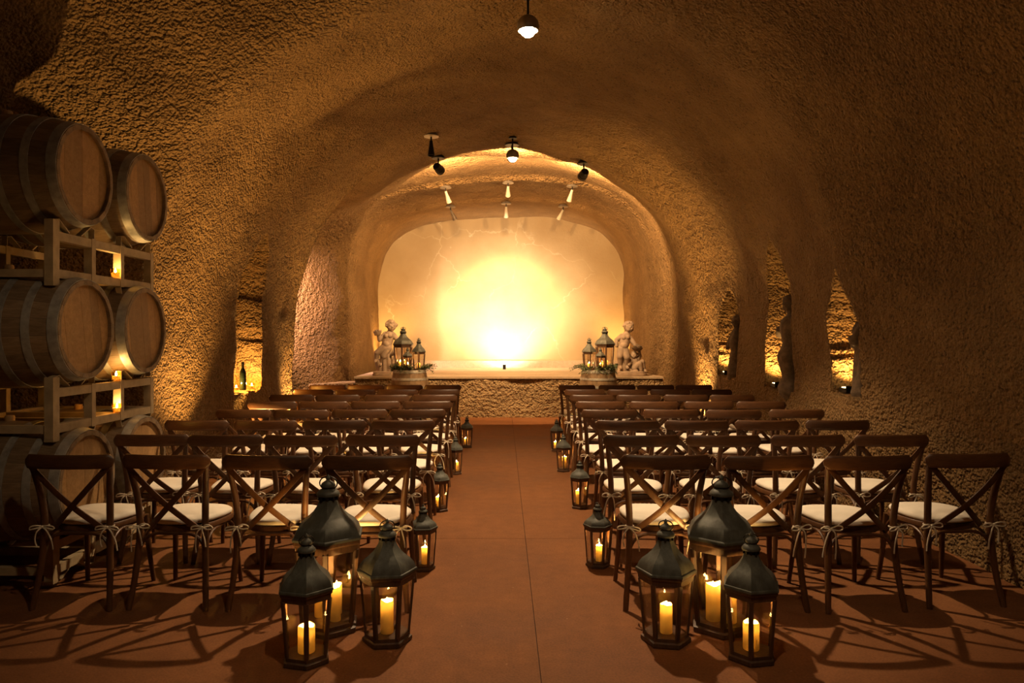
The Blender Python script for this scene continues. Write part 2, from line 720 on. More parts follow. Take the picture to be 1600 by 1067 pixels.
# ------------------------------------------------------------------ chairs
def chair_meshes():
    K = {}
    w = M['chair']
    # seat frame, a rounded trapezoid ring plate
    def seat_outline(s=1.0, n=40):
        pts = []
        for k in range(n):
            a = 2 * pi * k / n
            c_, s_ = cos(a), sin(a)
            ex = 2 / 2.9
            x = math.copysign(abs(c_) ** ex, c_)
            y = math.copysign(abs(s_) ** ex, s_)
            hw = 0.205 + 0.028 * y
            pts.append((x * hw * s, y * 0.215 * s + 0.005))
        return pts
    mb = MB()
    n = 40
    layers = [(0.94, 0.418), (1.0, 0.428), (1.0, 0.448), (0.97, 0.456), (0.90, 0.456)]
    vs = []
    for s, z in layers:
        vs += [(x, y, z) for x, y in seat_outline(s, n)]
    fs = [(i * n + k, i * n + (k + 1) % n, (i + 1) * n + (k + 1) % n, (i + 1) * n + k) for i in range(len(layers) - 1) for k in range(n)]
    fs += [tuple(range(n - 1, -1, -1)), tuple(range((len(layers) - 1) * n, len(layers) * n))]
    mb.add(vs, fs)
    K['seat'] = mb.mesh('seat', w)
    for sd, nm in ((-1, 'rl'), (1, 'rr')):
        path = catmull([(sd * 0.222, -0.285, 0.0), (sd * 0.203, -0.245, 0.20), (sd * 0.190, -0.222, 0.44),
                        (sd * 0.198, -0.236, 0.62), (sd * 0.215, -0.268, 0.76), (sd * 0.228, -0.292, 0.845)], 4)
        r = [0.0155 + 0.004 * sin(pi * min(1, i / (len(path) * 0.85))) for i in range(len(path))]
        K[nm] = MB().tube(path, r, 10).mesh('leg', w)
        path = catmull([(sd * 0.212, 0.225, 0.0), (sd * 0.196, 0.196, 0.22), (sd * 0.185, 0.178, 0.43)], 4)
        K['f' + nm] = MB().tube(path, [0.013 + 0.006 * i / (len(path) - 1) for i in range(len(path))], 10).mesh('leg', w)
        # slat of the cross, bowed backwards
        off = 0.006 * sd
        a, b = Vector((sd * 0.238, -0.296, 0.832)), Vector((-sd * 0.135, -0.216, 0.452))
        path = []
        for i in range(15):
            t = i / 14
            q = a.lerp(b, t)
            q.y -= 0.030 * sin(pi * t) + off * sin(pi * t)
            q.z -= 0.012 * sin(pi * t)
            path.append(q)
        K['x' + nm] = MB().sweep(path, (0.0055, 0.017), (0, 1, 0), 8, 4).mesh('cross_slat', w)
        # side arch
        path = bez((sd * 0.200, -0.232, 0.27), (sd * 0.190, -0.215, 0.425), (sd * 0.188, -0.06, 0.415), 8)
        path += bez((sd * 0.188, 0.04, 0.415), (sd * 0.186, 0.18, 0.425), (sd * 0.192, 0.195, 0.27), 8)
        K['s' + nm] = MB().tube(path, 0.0085, 8, (1, 0, 0)).mesh('arch_brace', w)
    path = []
    sec = []
    for i in range(25):
        u = -1 + 2 * i / 24
        path.append((0.252 * u, -0.290 - 0.045 * (1 - u * u), 0.842))
        e = min(1.0, (1 - abs(u)) / 0.07)
        sec.append((0.014 + 0.026 * sqrt(max(0, 1 - (1 - e) ** 2)), 0.006 + 0.007 * sqrt(max(0, 1 - (1 - e) ** 2))))
    K['rail'] = MB().sweep(path, sec, (0, 0.12, 1), 14, 3.2).mesh('top_rail', M['chair_rail'])
    for nm, y0, x0, z0 in (('back_arch', -0.232, 0.199, 0.27), ('front_arch', 0.194, 0.190, 0.27)):
        path = bez((-x0, y0, z0), (-x0 + 0.01, y0 * 0.94, 0.43), (-0.05, y0 * 0.92, 0.415), 8) + bez((0.05, y0 * 0.92, 0.415), (x0 - 0.01, y0 * 0.94, 0.43), (x0, y0, z0), 8)
        K[nm] = MB().tube(path, 0.0095, 8, (0, 1, 0)).mesh('arch_brace', w)
    # cushion
    mb = MB()
    n = 48
    prof = [(0.90, 0.457), (0.965, 0.462), (0.985, 0.472), (0.975, 0.484), (0.92, 0.493), (0.75, 0.4985), (0.45, 0.5015), (0.2, 0.502)]
    vs = []
    for s, z in prof:
        o_ = seat_outline(s * 0.985, n)
        vs += [(x, y, z + 0.003 * sin(7 * x + 3) * sin(11 * y)) for x, y in o_]
    fs = [(i * n + k, i * n + (k + 1) % n, (i + 1) * n + (k + 1) % n, (i + 1) * n + k) for i in range(len(prof) - 1) for k in range(n)]
    fs += [tuple(range(n - 1, -1, -1)), tuple(range((len(prof) - 1) * n, len(prof) * n))]
    mb.add(vs, fs)
    K['cushion'] = mb.mesh('cushion', M['fabric'], 70)
    for v in range(3):
        rnd = random.Random(v + 3)
        mb = MB()
        yb = -0.033
        mb.tube([(0.023 * cos(a), 0.023 * sin(a), 0.462) for a in [2 * pi * k / 12 for k in range(12)]], 0.0042, 6, closed=True)
        for sd in (-1, 1):
            j = rnd.uniform(-0.01, 0.01)
            lp = catmull([(0, yb + 0.008, 0.462), (sd * 0.030, yb - 0.012, 0.478 + j), (sd * 0.058, yb - 0.008, 0.470 + j), (sd * 0.062, yb - 0.006, 0.455 + j), (sd * 0.034, yb - 0.016, 0.456), (0, yb + 0.004, 0.460)], 3)
            mb.tube(lp, 0.0042, 6)
            ln = rnd.uniform(0.10, 0.17)
            sp = rnd.uniform(0.02, 0.055)
            tl = catmull([(0, yb, 0.460), (sd * sp * 0.6, yb - 0.018, 0.440), (sd * sp, yb - 0.012, 0.46 - ln * 0.6), (sd * sp * rnd.uniform(0.7, 1.2), yb - 0.006, 0.46 - ln)], 3)
            mb.tube(tl, 0.0042, 6)
        mb.ball((0, yb, 0.461), 0.009, 8, 6)
        K['tie%d' % v] = mb.mesh('tie', M['cord'], 60)
    return K


CH = chair_meshes()
ORD = ['first', 'second', 'third', 'fourth', 'fifth', 'sixth', 'seventh', 'eighth']


def chair(x, y, rz, label, group):
    c = thing('crossback_chair', label, 'chair', (x, y, 0), rz, group)
    obj('seat', CH['seat'], c)
    for k in ('rl', 'rr', 'frl', 'frr'):
        obj('leg', CH[k], c)
    obj('top_rail', CH['rail'], c)
    for k in ('xrl', 'xrr'):
        obj('cross_slat', CH[k], c)
    for k in ('srl', 'srr', 'back_arch', 'front_arch'):
        obj('arch_brace', CH[k], c)
    cu = obj('cushion', CH['cushion'], c)
    for sd in (-1, 1):
        obj('tie', CH['tie%d' % random.randrange(3)], cu, (sd * 0.190, -0.222, 0), (0, 0, random.uniform(-0.25, 0.25)))
    return c


ROWS_L = [[110, 263, 418, 572], [234, 351, 472, 600], [306, 416, 520, 629], [388, 474, 563, 653],
          [427, 508, 589, 668], [455, 527, 605, 679], [490, 555, 621, 687], [512, 571, 632, 692]]
ROWS_R = [[1042, 1200, 1352, 1507], [1003, 1131, 1261, 1393], [982, 1091, 1199, 1310], [952, 1049, 1147, 1245],
          [938, 1022, 1108, 1190], [925, 998, 1072, 1145], [913, 981, 1047, 1112], [901, 964, 1024, 1083]]
ROW_Y = [4.07 + 0.845 * k for k in range(8)]
rr = random.Random(11)
for k in range(3, 8):      # keep neighbours a hand's breadth apart
    pit = 0.528 * F_PX / ROW_Y[k]
    for j in (2, 1, 0):
        ROWS_L[k][j] = min(ROWS_L[k][j], ROWS_L[k][j + 1] - pit)
        ROWS_R[k][3 - j] = max(ROWS_R[k][3 - j], ROWS_R[k][2 - j] + pit)
for k in range(8):
    for side, rows in (('left', ROWS_L), ('right', ROWS_R)):
        for j, px in enumerate(rows[k]):
            yr = ROW_Y[k] + rr.uniform(-0.02, 0.02)
            if k == 0 and side == 'right' and j == 3:
                yr += 0.05
            if k == 0 and side == 'left' and j == 0:
                yr += 0.02
            x = (px - VPX) * yr / F_PX
            n = j if side == 'right' else 3 - j
            rz = rr.uniform(-0.04, 0.04) if k < 3 else rr.uniform(-0.015, 0.015)
            if side == 'right' and k == 0:
                rz = [-0.02, 0.03, 0.06, 0.08][j]
            if side == 'left' and k == 0:
                rz = [-0.03, -0.05, -0.02, 0.02][j]
            lab = 'brown crossback chair %s of the aisle, %s row from the camera, %s from the aisle' % (side, ORD[k], ORD[n])
            chair(x, yr + 0.30, rz, lab, 'crossback chairs %s of the aisle' % side)

# ------------------------------------------------------------------ lanterns and candles
_lc = {}


def lantern_meshes(H, R, eave, Rb):
    key = (H, R, eave, Rb)
    if key in _lc:
        return _lc[key]
    K = {}
    ze = H * eave
    q = R / 0.15
    base_h = 0.045 * q ** 0.5
    Rt = R * 0.90
    s6 = pi / 6
    K['base'] = MB().lathe([(Rb * 1.02, 0.0), (Rb * 1.12, 0.004), (Rb * 1.12, base_h * 0.5), (Rb * 1.02, base_h * 0.62), (Rb * 1.02, base_h)], 6).mesh('base', M['lantern'], 30)
    K['top_frame'] = MB().lathe([(Rt * 0.82, ze - 0.045 * q), (Rt * 1.0, ze - 0.045 * q), (Rt * 1.02, ze - 0.02 * q), (R * 0.97, ze - 0.012 * q), (R * 0.97, ze), (Rt * 0.8, ze), (Rt * 0.82, ze - 0.045 * q)], 6, cap=False).mesh('top_frame', M['lantern'], 30)
    rh = (H - ze)
    roof = [(R * 0.93, 0.0), (R * 1.0, 0.0), (R * 1.005, 0.035), (R * 0.985, 0.05), (R * 0.95, 0.055), (R * 0.93, 0.09), (R * 0.88, 0.16), (R * 0.76, 0.24), (R * 0.60, 0.31), (R * 0.47, 0.38), (R * 0.37, 0.46), (R * 0.30, 0.53), (R * 0.27, 0.58), (R * 0.26, 0.60)]
    K['roof'] = MB().lathe([(r, ze + z * rh) for r, z in roof], 6).mesh('roof', M['verdigris'], 38)
    # pierced collar: ring of little posts between two discs
    mb = MB()
    zc0, zc1 = ze + 0.60 * rh, ze + 0.67 * rh
    mb.lathe([(R * 0.22, zc0 - 0.002), (R * 0.22, zc1)], 12)
    for k in range(10):
        a = 2 * pi * k / 10
        mb.box((R * 0.25 * cos(a), R * 0.25 * sin(a), (zc0 + zc1) / 2), (R * 0.06, R * 0.06, zc1 - zc0), Matrix.Rotation(a, 3, 'Z'))
    K['collar'] = mb.mesh('collar', M['dark'], 30)
    fin = [(R * 0.30, 0.665), (R * 0.31, 0.69), (R * 0.29, 0.72), (R * 0.22, 0.76), (R * 0.16, 0.775), (R * 0.145, 0.79), (R * 0.19, 0.81), (R * 0.19, 0.84), (R * 0.15, 0.875), (R * 0.08, 0.90), (R * 0.05, 0.92), (R * 0.065, 0.94), (R * 0.055, 0.96), (R * 0.01, 1.0)]
    K['finial'] = MB().lathe([(r, ze + z * rh) for r, z in fin], 16).mesh('finial', M['verdigris'], 50)
    zr = ze + 0.86 * rh
    rrg = R * 0.24
    K['ring'] = MB().tube([(rrg * cos(a), 0.004, zr + rrg * 0.75 * sin(a)) for a in [2 * pi * k / 20 for k in range(20)]], R * 0.018, 6, (0, 1, 0), closed=True).mesh('ring_handle', M['dark'], 60)
    # post at angle 0
    z0, z1 = base_h - 0.002, ze - 0.04 * q
    pw = 0.0125 * q ** 0.7
    mb = MB()
    def quad(r, z):
        return [(r * 0.99, -pw, z), (r * 1.01 + 0.002, -pw * 0.7, z), (r * 1.01 + 0.002, pw * 0.7, z), (r * 0.99, pw, z), (r * 0.93, pw, z), (r * 0.93, -pw, z)]
    mb.add(quad(Rb * 0.99, z0) + quad(Rt * 0.985, z1), [(0, 5, 4, 3, 2, 1), (6, 7, 8, 9, 10, 11)] + [(i, (i + 1) % 6, 6 + (i + 1) % 6, 6 + i) for i in range(6)])
    K['post'] = mb.mesh('post', M['lantern'], 30)
    # pane between angle 0 and 60 degrees
    def seg(r, z, a0, a1):
        A = Vector((r * cos(a0), r * sin(a0), z))
        B = Vector((r * cos(a1), r * sin(a1), z))
        return A, B
    A, B = seg(Rb * 0.94, z0, 0, pi / 3)
    C, D = seg(Rt * 0.94, z1, 0, pi / 3)
    m = Vector((cos(s6), sin(s6), 0)) * 0.0025
    K['pane'] = MB().hexa([A + m, B + m, B - m, A - m, C + m, D + m, D - m, C - m]).mesh('pane', M['glass'], 0)
    _lc[key] = K
    return K


def lantern(x, y, z, rz, H, R, eave, Rb, label, group=None):
    K = lantern_meshes(H, R, eave, Rb)
    L = thing('lantern', label, 'lantern', (x, y, z), rz, group)
    for k in ('base', 'top_frame', 'roof', 'collar', 'finial'):
        obj(k, K[k], L)
    obj('ring_handle', K['ring'], L, rot=(0, 0, random.uniform(-0.5, 0.5) - rz))
    for k in range(6):
        obj('post', K['post'], L, rot=(0, 0, k * pi / 3))
        obj('pane', K['pane'], L, rot=(0, 0, k * pi / 3))
    return L


_cc = {}


def candle(x, y, z, r, h, label, group=None, power=None, flame_scale=1.0):
    key = (r, h)
    if key not in _cc:
        w = r * 0.16
        well = min(0.052, r * 1.5)
        n = 20
        prof = [(r * 0.97, 0.0), (r, 0.003), (r, h - 0.004), (r - w * 0.4, h), (r - w, h - 0.003), (r - w * 1.3, h - well), (r * 0.05, h - well - 0.002)]
        mb = MB().lathe(prof, n)
        for i, v in enumerate(mb.v):      # a melted, uneven rim
            if v[2] > h - 0.012:
                a = math.atan2(v[1], v[0])
                mb.v[i] = (v[0], v[1], v[2] + 0.10 * r * sin(2 * a + h * 40) + 0.05 * r * sin(5 * a))
        _cc[key] = (mb.mesh('wax_body', M['wax'], 50),
                    MB().tube([(0, 0, h - well - 0.003), (0.001, 0, h - well * 0.3), (0.002, 0, h + 0.003)], 0.0016, 6).mesh('wick', M['wick']),
                    MB().lathe([(0.0008, 0.0), (0.004, 0.003), (0.0068, 0.009), (0.0065, 0.015), (0.0045, 0.023), (0.002, 0.032), (0.0004, 0.038)], 10).mesh('flame', M['flame'], 80), h - well * 0.5)
    K = _cc[key]
    c = thing('pillar_candle', label, 'candle', (x, y, z), 0, group)
    obj('wax_body', K[0], c)
    obj('wick', K[1], c)
    obj('flame', K[2], c, (0, 0, K[3]), scale=(flame_scale,) * 3)
    light('POINT', 'candle_light', c, (0, 0, K[3]), power if power else P_CANDLE, CANDLE, 0.010)
    return c


def base_top(R):
    return 0.045 * (R / 0.15) ** 0.5


BIG = (0.81, 0.200, 0.60, 0.150)
MED = (0.617, 0.152, 0.575, 0.112)
MEDS = (0.605, 0.142, 0.575, 0.105)
SML = (0.43, 0.098, 0.64, 0.072)
V = pi / 6 * 3      # a corner towards the camera: vertex at -90 degrees
GRP = 'lantern clusters at the head of the aisle'
front = [
    (-0.925, 3.86, BIG, 0.15, 'tall dark metal-roofed lantern behind two shorter ones, left of the aisle', 'tall lantern left of the aisle',
     [(0.045, -0.03, 0.028, 0.18), (-0.05, 0.03, 0.03, 0.13), (0.03, 0.065, 0.028, 0.16)]),
    (-0.935, 3.47, MEDS, 0.26, 'shorter hexagonal lantern nearest the camera, left cluster, one post facing forward', 'nearest lantern of the left cluster',
     [(0.0, 0.0, 0.040, 0.125)]),
    (-0.587, 3.70, MED, pi / 6 + 0.12, 'hexagonal lantern at the aisle edge of the left front cluster', 'aisle-side lantern of the left cluster',
     [(0.0, -0.01, 0.033, 0.165)]),
    (1.155, 3.86, BIG, -0.22, 'tall dark metal-roofed lantern behind two shorter ones, right of the aisle', 'tall lantern right of the aisle',
     [(-0.05, -0.02, 0.037, 0.19), (0.03, -0.05, 0.034, 0.155), (0.02, 0.06, 0.034, 0.17)]),
    (0.825, 3.70, MED, pi / 6 - 0.18, 'hexagonal lantern at the aisle edge of the right front cluster', 'aisle-side lantern of the right cluster',
     [(0.0, -0.01, 0.031, 0.145)]),
    (1.190, 3.50, MEDS, -0.33, 'shorter hexagonal lantern nearest the camera, right cluster, one post facing forward', 'nearest lantern of the right cluster',
     [(0.0, 0.0, 0.038, 0.13)]),
]
for x, y, K, rz, lab, cl, cands in front:
    lantern(x, y, 0, rz - pi / 2, *K, lab, GRP)
    for i, (dx, dy, r, h) in enumerate(cands):
        w = ['front left', 'rear', 'rear right'] if len(cands) > 1 else ['single']
        if len(cands) > 1:
            w = ['front', 'left rear', 'right rear'] if x < 0 else ['tallest', 'front right', 'rear']
        candle(x + dx, y + dy, base_top(K[1]), r, h, 'lit cream pillar candle, %s one inside the %s' % (w[i], cl), 'candles in the front lanterns')

aisle = [(-0.53, 4.84, 'left', 'beside the first row of chairs'), (-0.560, 6.46, 'left', 'beside the third row of chairs'),
         (-0.535, 8.19, 'left', 'beside the fifth row of chairs'), (-0.503, 10.15, 'left', 'nearest the stage'),
         (0.635, 4.90, 'right', 'beside the first row of chairs'), (0.690, 6.57, 'right', 'beside the third row of chairs'),
         (0.690, 8.36, 'right', 'beside the fifth row of chairs'), (0.722, 9.84, 'right', 'nearest the stage')]
for i, (x, y, sd, w) in enumerate(aisle):
    lantern(x, y, 0, -pi / 2 + [0.62, 0.1, 0.05, 0.0, 0.42, -0.06, -0.04, 0.0][i], *SML, 'small hexagonal lantern on the %s edge of the aisle, %s' % (sd, w), 'small lanterns along the aisle')
    candle(x + 0.012 * (-1) ** i, y, base_top(SML[1]), 0.024, [0.11, 0.09, 0.10, 0.095, 0.105, 0.12, 0.13, 0.09][i],
           'lit candle in the %s aisle lantern %s' % (sd, w), 'candles in the aisle lanterns')

# ------------------------------------------------------------------ wine barrels
BSC = 1.08
BL, BR, BH = 0.94, 0.350, 0.290


def brad(t):
    """outer radius at t in -1..1 along the barrel"""
    return BH + (BR - BH) * (1 - abs(t) ** 2.1)


def barrel_meshes():
    K = {}
    NS = 20
    da = 2 * pi / NS
    vs, fs = [], []
    n = 15
    for i in range(n):
        t = -1 + 2 * i / (n - 1)
        z = t * BL / 2
        ro = brad(t)
        ri = ro - 0.026
        a = da / 2 * 0.985
        for r, aa in ((ri, -a), (ro - 0.002, -a), (ro + 0.0015, 0), (ro - 0.002, a), (ri, a)):
            vs.append((r * cos(aa), r * sin(aa), z))
    for i in range(n - 1):
        for k in range(5):
            fs.append((i * 5 + k, i * 5 + (k + 1) % 5, (i + 1) * 5 + (k + 1) % 5, (i + 1) * 5 + k))
    fs += [(4, 3, 2, 1, 0), tuple(range((n - 1) * 5, n * 5))]
    K['stave'] = MB().add(vs, fs).mesh('stave', M['oak'], 30)
    K['NS'] = NS
    K['hoops'] = []
    for t0, t1 in ((-0.995, -0.885), (-0.70, -0.61), (-0.40, -0.31), (0.31, 0.40), (0.61, 0.70), (0.885, 0.995)):
        mb = MB()
        a0, a1 = brad(t0) + 0.0015, brad(t1) + 0.0015
        mb.lathe([(a0, t0 * BL / 2), (a0 + 0.004, t0 * BL / 2), (a1 + 0.004, t1 * BL / 2), (a1, t1 * BL / 2), (a0, t0 * BL / 2)], 48, cap=False)
        K['hoops'].append(mb.mesh('hoop', M['hoop'], 30))
    # head boards: strips of a disc
    K['boards'] = []
    R = BH - 0.022
    NB = 6
    for sgn in (1, -1):
        zc = sgn * (BL / 2 - 0.035)
        for b in range(NB):
            u0 = -R + 2 * R * b / NB + 0.0002
            u1 = -R + 2 * R * (b + 1) / NB - 0.0002
            pts = []
            m = 6
            for i in range(m + 1):
                u = u0 + (u1 - u0) * i / m
                pts.append((u, sqrt(max(1e-6, R * R - u * u))))
            for i in range(m, -1, -1):
                u = u0 + (u1 - u0) * i / m
                pts.append((u, -sqrt(max(1e-6, R * R - u * u))))
            N = len(pts)
            dz = 0.0007 * (b % 2)
            mb = MB().add([(p[1], p[0], zc - 0.01) for p in pts] + [(p[1], p[0], zc + 0.01 + dz) for p in pts],
                          [tuple(range(N)), tuple(range(2 * N - 1, N - 1, -1))] + [(i, N + i, N + (i + 1) % N, (i + 1) % N) for i in range(N)])
            K['boards'].append(mb.mesh('head_board', M['oak_head'], 30))
    K['bung'] = MB().lathe([(0.026, -0.01), (0.028, 0.02), (0.024, 0.032), (0.01, 0.034)], 14).mesh('bung', M['oak_head'])
    return K


BK = barrel_meshes()


def barrel(label, loc, lying=True, roll=0.0, group=None):
    b = thing('wine_barrel', label, 'barrel', loc, 0, group)
    # local Z of the pieces is the barrel axis; lying barrels point along +X
    base = Matrix.Rotation(pi / 2, 4, 'Y') if lying else Matrix.Translation((0, 0, BL / 2))
    def put(nm, me, extra=Matrix.Identity(4)):
        o = obj(nm, me, b)
        o.matrix_local = base @ extra
        return o
    for k in range(BK['NS']):
        put('stave', BK['stave'], Matrix.Rotation(2 * pi * k / BK['NS'] + roll, 4, 'Z'))
    for h in BK['hoops']:
        put('hoop', h)
    for h in BK['boards']:
        put('head_board', h, Matrix.Rotation(0.06 * roll, 4, 'Z'))
    if lying:
        o = obj('bung', BK['bung'], b, (0, 0, BR))
    return b


XB = (-2.47 - BL / 2) * BSC
levels = [(EYE + (2.50 - EYE) * BSC, 'top'), (EYE + (1.585 - EYE) * BSC, 'middle'), (EYE + (0.69 - EYE) * BSC, 'bottom')]
for z, lv in levels:
    for yy, w in ((4.34, 'nearer'), (5.06, 'farther')):
        barrel('oak wine barrel lying on its side, %s tier of the rack, %s of the two' % (lv, w), (XB + random.uniform(-0.01, 0.01), yy * BSC, z), True, random.random() * 3, 'wine barrels stacked against the left wall').scale = (BSC,) * 3


def rack(z0, h, label):
    r = thing('barrel_rack', label, 'rack', (0, 0, EYE + (z0 - EYE) * BSC if z0 > 0.2 else 0.075), 0, 'steel barrel racks between the barrels')
    r.scale = (BSC,) * 3
    y0, y1 = 4.14, 5.27
    w = 0.045
    rail = MB().box((0, 0, 0), (w, y1 - y0, 0.05)).mesh('rail', M['rack'], 0)
    xs = (-2.56, -3.32)
    for x in xs:
        for z in (0.03, h - 0.03):
            obj('rail', rail, r, (x, (y0 + y1) / 2, z))
        for k, yy in enumerate((y0, 4.52, 4.86, y1)):
            tall = h + (0.10 if k == 0 else 0.0)
            up = MB().box((0, 0, 0), (w + 0.006, 0.042 if k else 0.06, tall)).mesh('upright', M['rack'], 0)
            obj('upright', up, r, (x, yy, tall / 2 - (0.04 if k == 0 else 0)))
        for yy in (4.34, 5.06):
            # cradle: two sloped bars on the upper rail, two on the underside
            for s in (-1, 1):
                p = [(x, yy + s * 0.20, h + 0.005), (x, yy + s * 0.20, h + 0.06), (x, yy + s * 0.16, h + 0.068), (x, yy + s * 0.06, h + 0.002)]
                obj('cradle', MB().sweep(p, (0.02, 0.004), (1, 0, 0), 4, 8).mesh('cradle', M['rack'], 30), r)
                p = [(x, yy + s * 0.21, 0.0), (x, yy + s * 0.19, -0.045), (x, yy + s * 0.13, -0.035), (x, yy + s * 0.06, 0.004)]
                obj('cradle', MB().sweep(p, (0.02, 0.004), (1, 0, 0), 4, 8).mesh('cradle', M['rack'], 30), r)
    for yy in (y0, 4.52, 4.86, y1):
        obj('cross_bar', MB().box(((xs[0] + xs[1]) / 2, yy, 0.03), (xs[0] - xs[1], 0.04, 0.045)).mesh('cross_bar', M['rack'], 0), r)
    return r


rack(1.87, 0.275, 'cream painted steel rack under the top pair of barrels')
rack(0.985, 0.265, 'cream painted steel rack under the middle pair of barrels')
rack(0.0, 0.20, 'steel rack on the floor under the bottom pair of barrels')


def votive(x, y, z, label, group=None, power=None):
    v = thing('votive_candle', label, 'candle', (x, y, z), 0, group)
    obj('glass_cup', MB().lathe([(0.024, 0.0), (0.027, 0.001), (0.033, 0.062), (0.0305, 0.062), (0.025, 0.006), (0.001, 0.005)], 20).mesh('glass_cup', M['votive'], 50), v)
    obj('wax_body', MB().lathe([(0.0225, 0.007), (0.026, 0.034), (0.024, 0.0345), (0.002, 0.033)], 20).mesh('wax_body', M['wax'], 50), v)
    obj('flame', MB().lathe([(0.001, 0.0), (0.007, 0.008), (0.0075, 0.014), (0.004, 0.024), (0.0005, 0.034)], 10).mesh('flame', M['flame'], 80), v, (0, 0, 0.034))
    light('POINT', 'votive_light', v, (0, 0, 0.056), power if power else P_VOTIVE, CANDLE, 0.008)
    return v


def at(px, py, Y):
    return ((px - VPX) * Y / F_PX, Y, EYE - (py - VPY) * Y / F_PX)


votive(-2.54 * BSC, 4.78 * BSC, EYE + (1.926 - EYE) * BSC, 'glowing votive candle on the upper barrel rack', 'votives on the barrel racks')
votive(-2.54 * BSC, 4.79 * BSC, EYE + (1.251 - EYE) * BSC, 'glowing votive candle on the upper rail of the lower barrel rack', 'votives on the barrel racks')
votive(-2.54 * BSC, 4.80 * BSC, EYE + (1.041 - EYE) * BSC, 'glowing votive candle inside the lower barrel rack', 'votives on the barrel racks')

# ------------------------------------------------------------------ ceiling lamps
def pendant(x, y, zl, label, power, bulb, size=158, r=0.098, blend=0.25):
    zc = ceil_z(x, y)
    p = thing('pendant_lamp', label, 'lamp', (x, y, zl), 0, 'pendant lamps on the crown of the vault')
    obj('ceiling_cap', MB().lathe([(0.06, zc - zl - 0.03), (0.06, zc - zl - 0.012), (0.03, zc - zl + 0.04)], 20).mesh('ceiling_cap', M['dark']), p)
    obj('rod', MB().tube([(0, 0, r * 0.95), (0, 0, zc - zl)], 0.011, 8).mesh('rod', M['dark']), p)
    prof = []
    for i in range(12):
        t = pi * 0.36 + (pi * 0.995 - pi * 0.36) * i / 11
        prof.append((max(0.004, r * sin(t)), -r * cos(t)))
    inner = [(q * 0.95, z * 0.95) for q, z in prof][::-1]
    obj('globe_shade', MB().lathe(prof + inner + [prof[0]], 28, cap=False).mesh('globe_shade', M['globe'], 60), p)
    obj('bulb', MB().ball((0, 0, -0.045), (0.062, 0.062, 0.05), 18, 10).mesh('bulb', bulb, 60), p)
    light('SPOT', 'pendant_light', p, (0, 0, -0.108), power, WARM_LAMP, 0.05, (0, 0, -1), size, blend)
    return p


pendant(0.22, 6.42, 4.27, 'bright pendant lamp hanging over the middle of the aisle', P_PENDANT, M['bulb'], 94, blend=0.35)
pendant(0.145, 11.05, 4.28, 'globe pendant lamp on a rod near the stage', P_PENDANT_FAR, M['bulb_soft'])
pendant(0.25, 1.6, 4.27, 'pendant lamp over the near end of the cave, above the frame', P_PENDANT_NEAR, M['bulb'], 136)


def can_spot(x, y, aim, label, power, size, blend=0.06, drop=0.20):
    zc = ceil_z(x, y)
    p = thing('ceiling_spotlight', label, 'spotlight', (x, y, zc), 0, 'black can spotlights on the vault')
    a = Vector(aim).normalized()
    q = a.to_track_quat('Z', 'Y').to_matrix()
    obj('mount_plate', MB().lathe([(0.11, -0.045), (0.115, -0.035), (0.10, -0.015), (0.05, 0.04)], 24).mesh('mount_plate', M['dark']), p)
    obj('stem', MB().tube([(0, 0, -0.03), (0, 0, -drop + 0.04)], 0.014, 8).mesh('stem', M['dark']), p)
    mb = MB().lathe([(0.02, -0.09), (0.055, -0.085), (0.068, -0.06), (0.068, 0.03), (0.076, 0.035), (0.078, 0.095), (0.066, 0.095), (0.06, 0.06)], 20)
    me = mb.mesh('can', M['dark'])
    c = Vector((0, 0, -drop))
    o = obj('can', me, p)
    o.matrix_local = Matrix.Translation(c) @ q.to_4x4()
    l = obj('lens', MB().lathe([(0.045, 0.066), (0.03, 0.074), (0.004, 0.078)], 16).mesh('lens', M['bulb_soft']), p)
    l.matrix_local = o.matrix_local.copy()
    light('SPOT', 'spot_light', p, c + a * 0.115, power, WASH, 0.03, a, size, blend)
    return p


can_spot(-1.06, 11.95, (0.38, 1, -0.28), 'black can spotlight on the vault, left of the far pendant', P_CEILING_SPOT, 112)
can_spot(1.30, 11.75, (-0.20, 1, -0.28), 'black can spotlight on the vault, right of the far pendant', P_CEILING_SPOT, 122)
can_spot(0.14, 11.45, (0.0, 1, -0.25), 'added can spotlight on the crown of the vault, half hidden behind the far pendant', P_CEILING_SPOT, 122, drop=0.20)  # invented third spot, tucked behind the pendant to light the vault beyond


def cone_spot(x, y, aim, label, power=None, mat='cream', L=0.25, size=70):
    zc = ceil_z(x, y)
    p = thing('cone_spotlight', label, 'spotlight', (x, y, zc), 0, 'cone spotlights over the stage')
    a = Vector(aim).normalized()
    q = a.to_track_quat('Z', 'Y').to_matrix()
    obj('mount_plate', MB().lathe([(0.11, -0.035), (0.115, -0.028), (0.10, -0.012), (0.05, 0.04)], 20).mesh('mount_plate', M['globe']), p)
    obj('stem', MB().tube([(0, 0, -0.02), (0, 0, -0.10)], 0.012, 8).mesh('stem', M['dark']), p)
    o = obj('cone_shade', MB().lathe([(0.016, 0.0), (0.022, 0.004), (0.03, L * 0.35), (0.052, L), (0.047, L), (0.026, L * 0.35), (0.012, 0.02)], 20).mesh('cone_shade', M[mat]), p)
    o.matrix_local = Matrix.Translation((0, 0, -0.09)) @ q.to_4x4()
    l = obj('lens', MB().lathe([(0.043, L * 0.9), (0.03, L * 0.93), (0.003, L * 0.94)], 16).mesh('lens', M['bulb_low'] if power else M['dark']), p)
    l.matrix_local = o.matrix_local.copy()
    if power:
        light('SPOT', 'spot_light', p, Vector((0, 0, -0.09)) + a * (L + 0.02), power, WASH if power < 300 else (1.0, 0.79, 0.54), 0.03, a, size, 0.5 if power < 300 else 1.0)
    return p


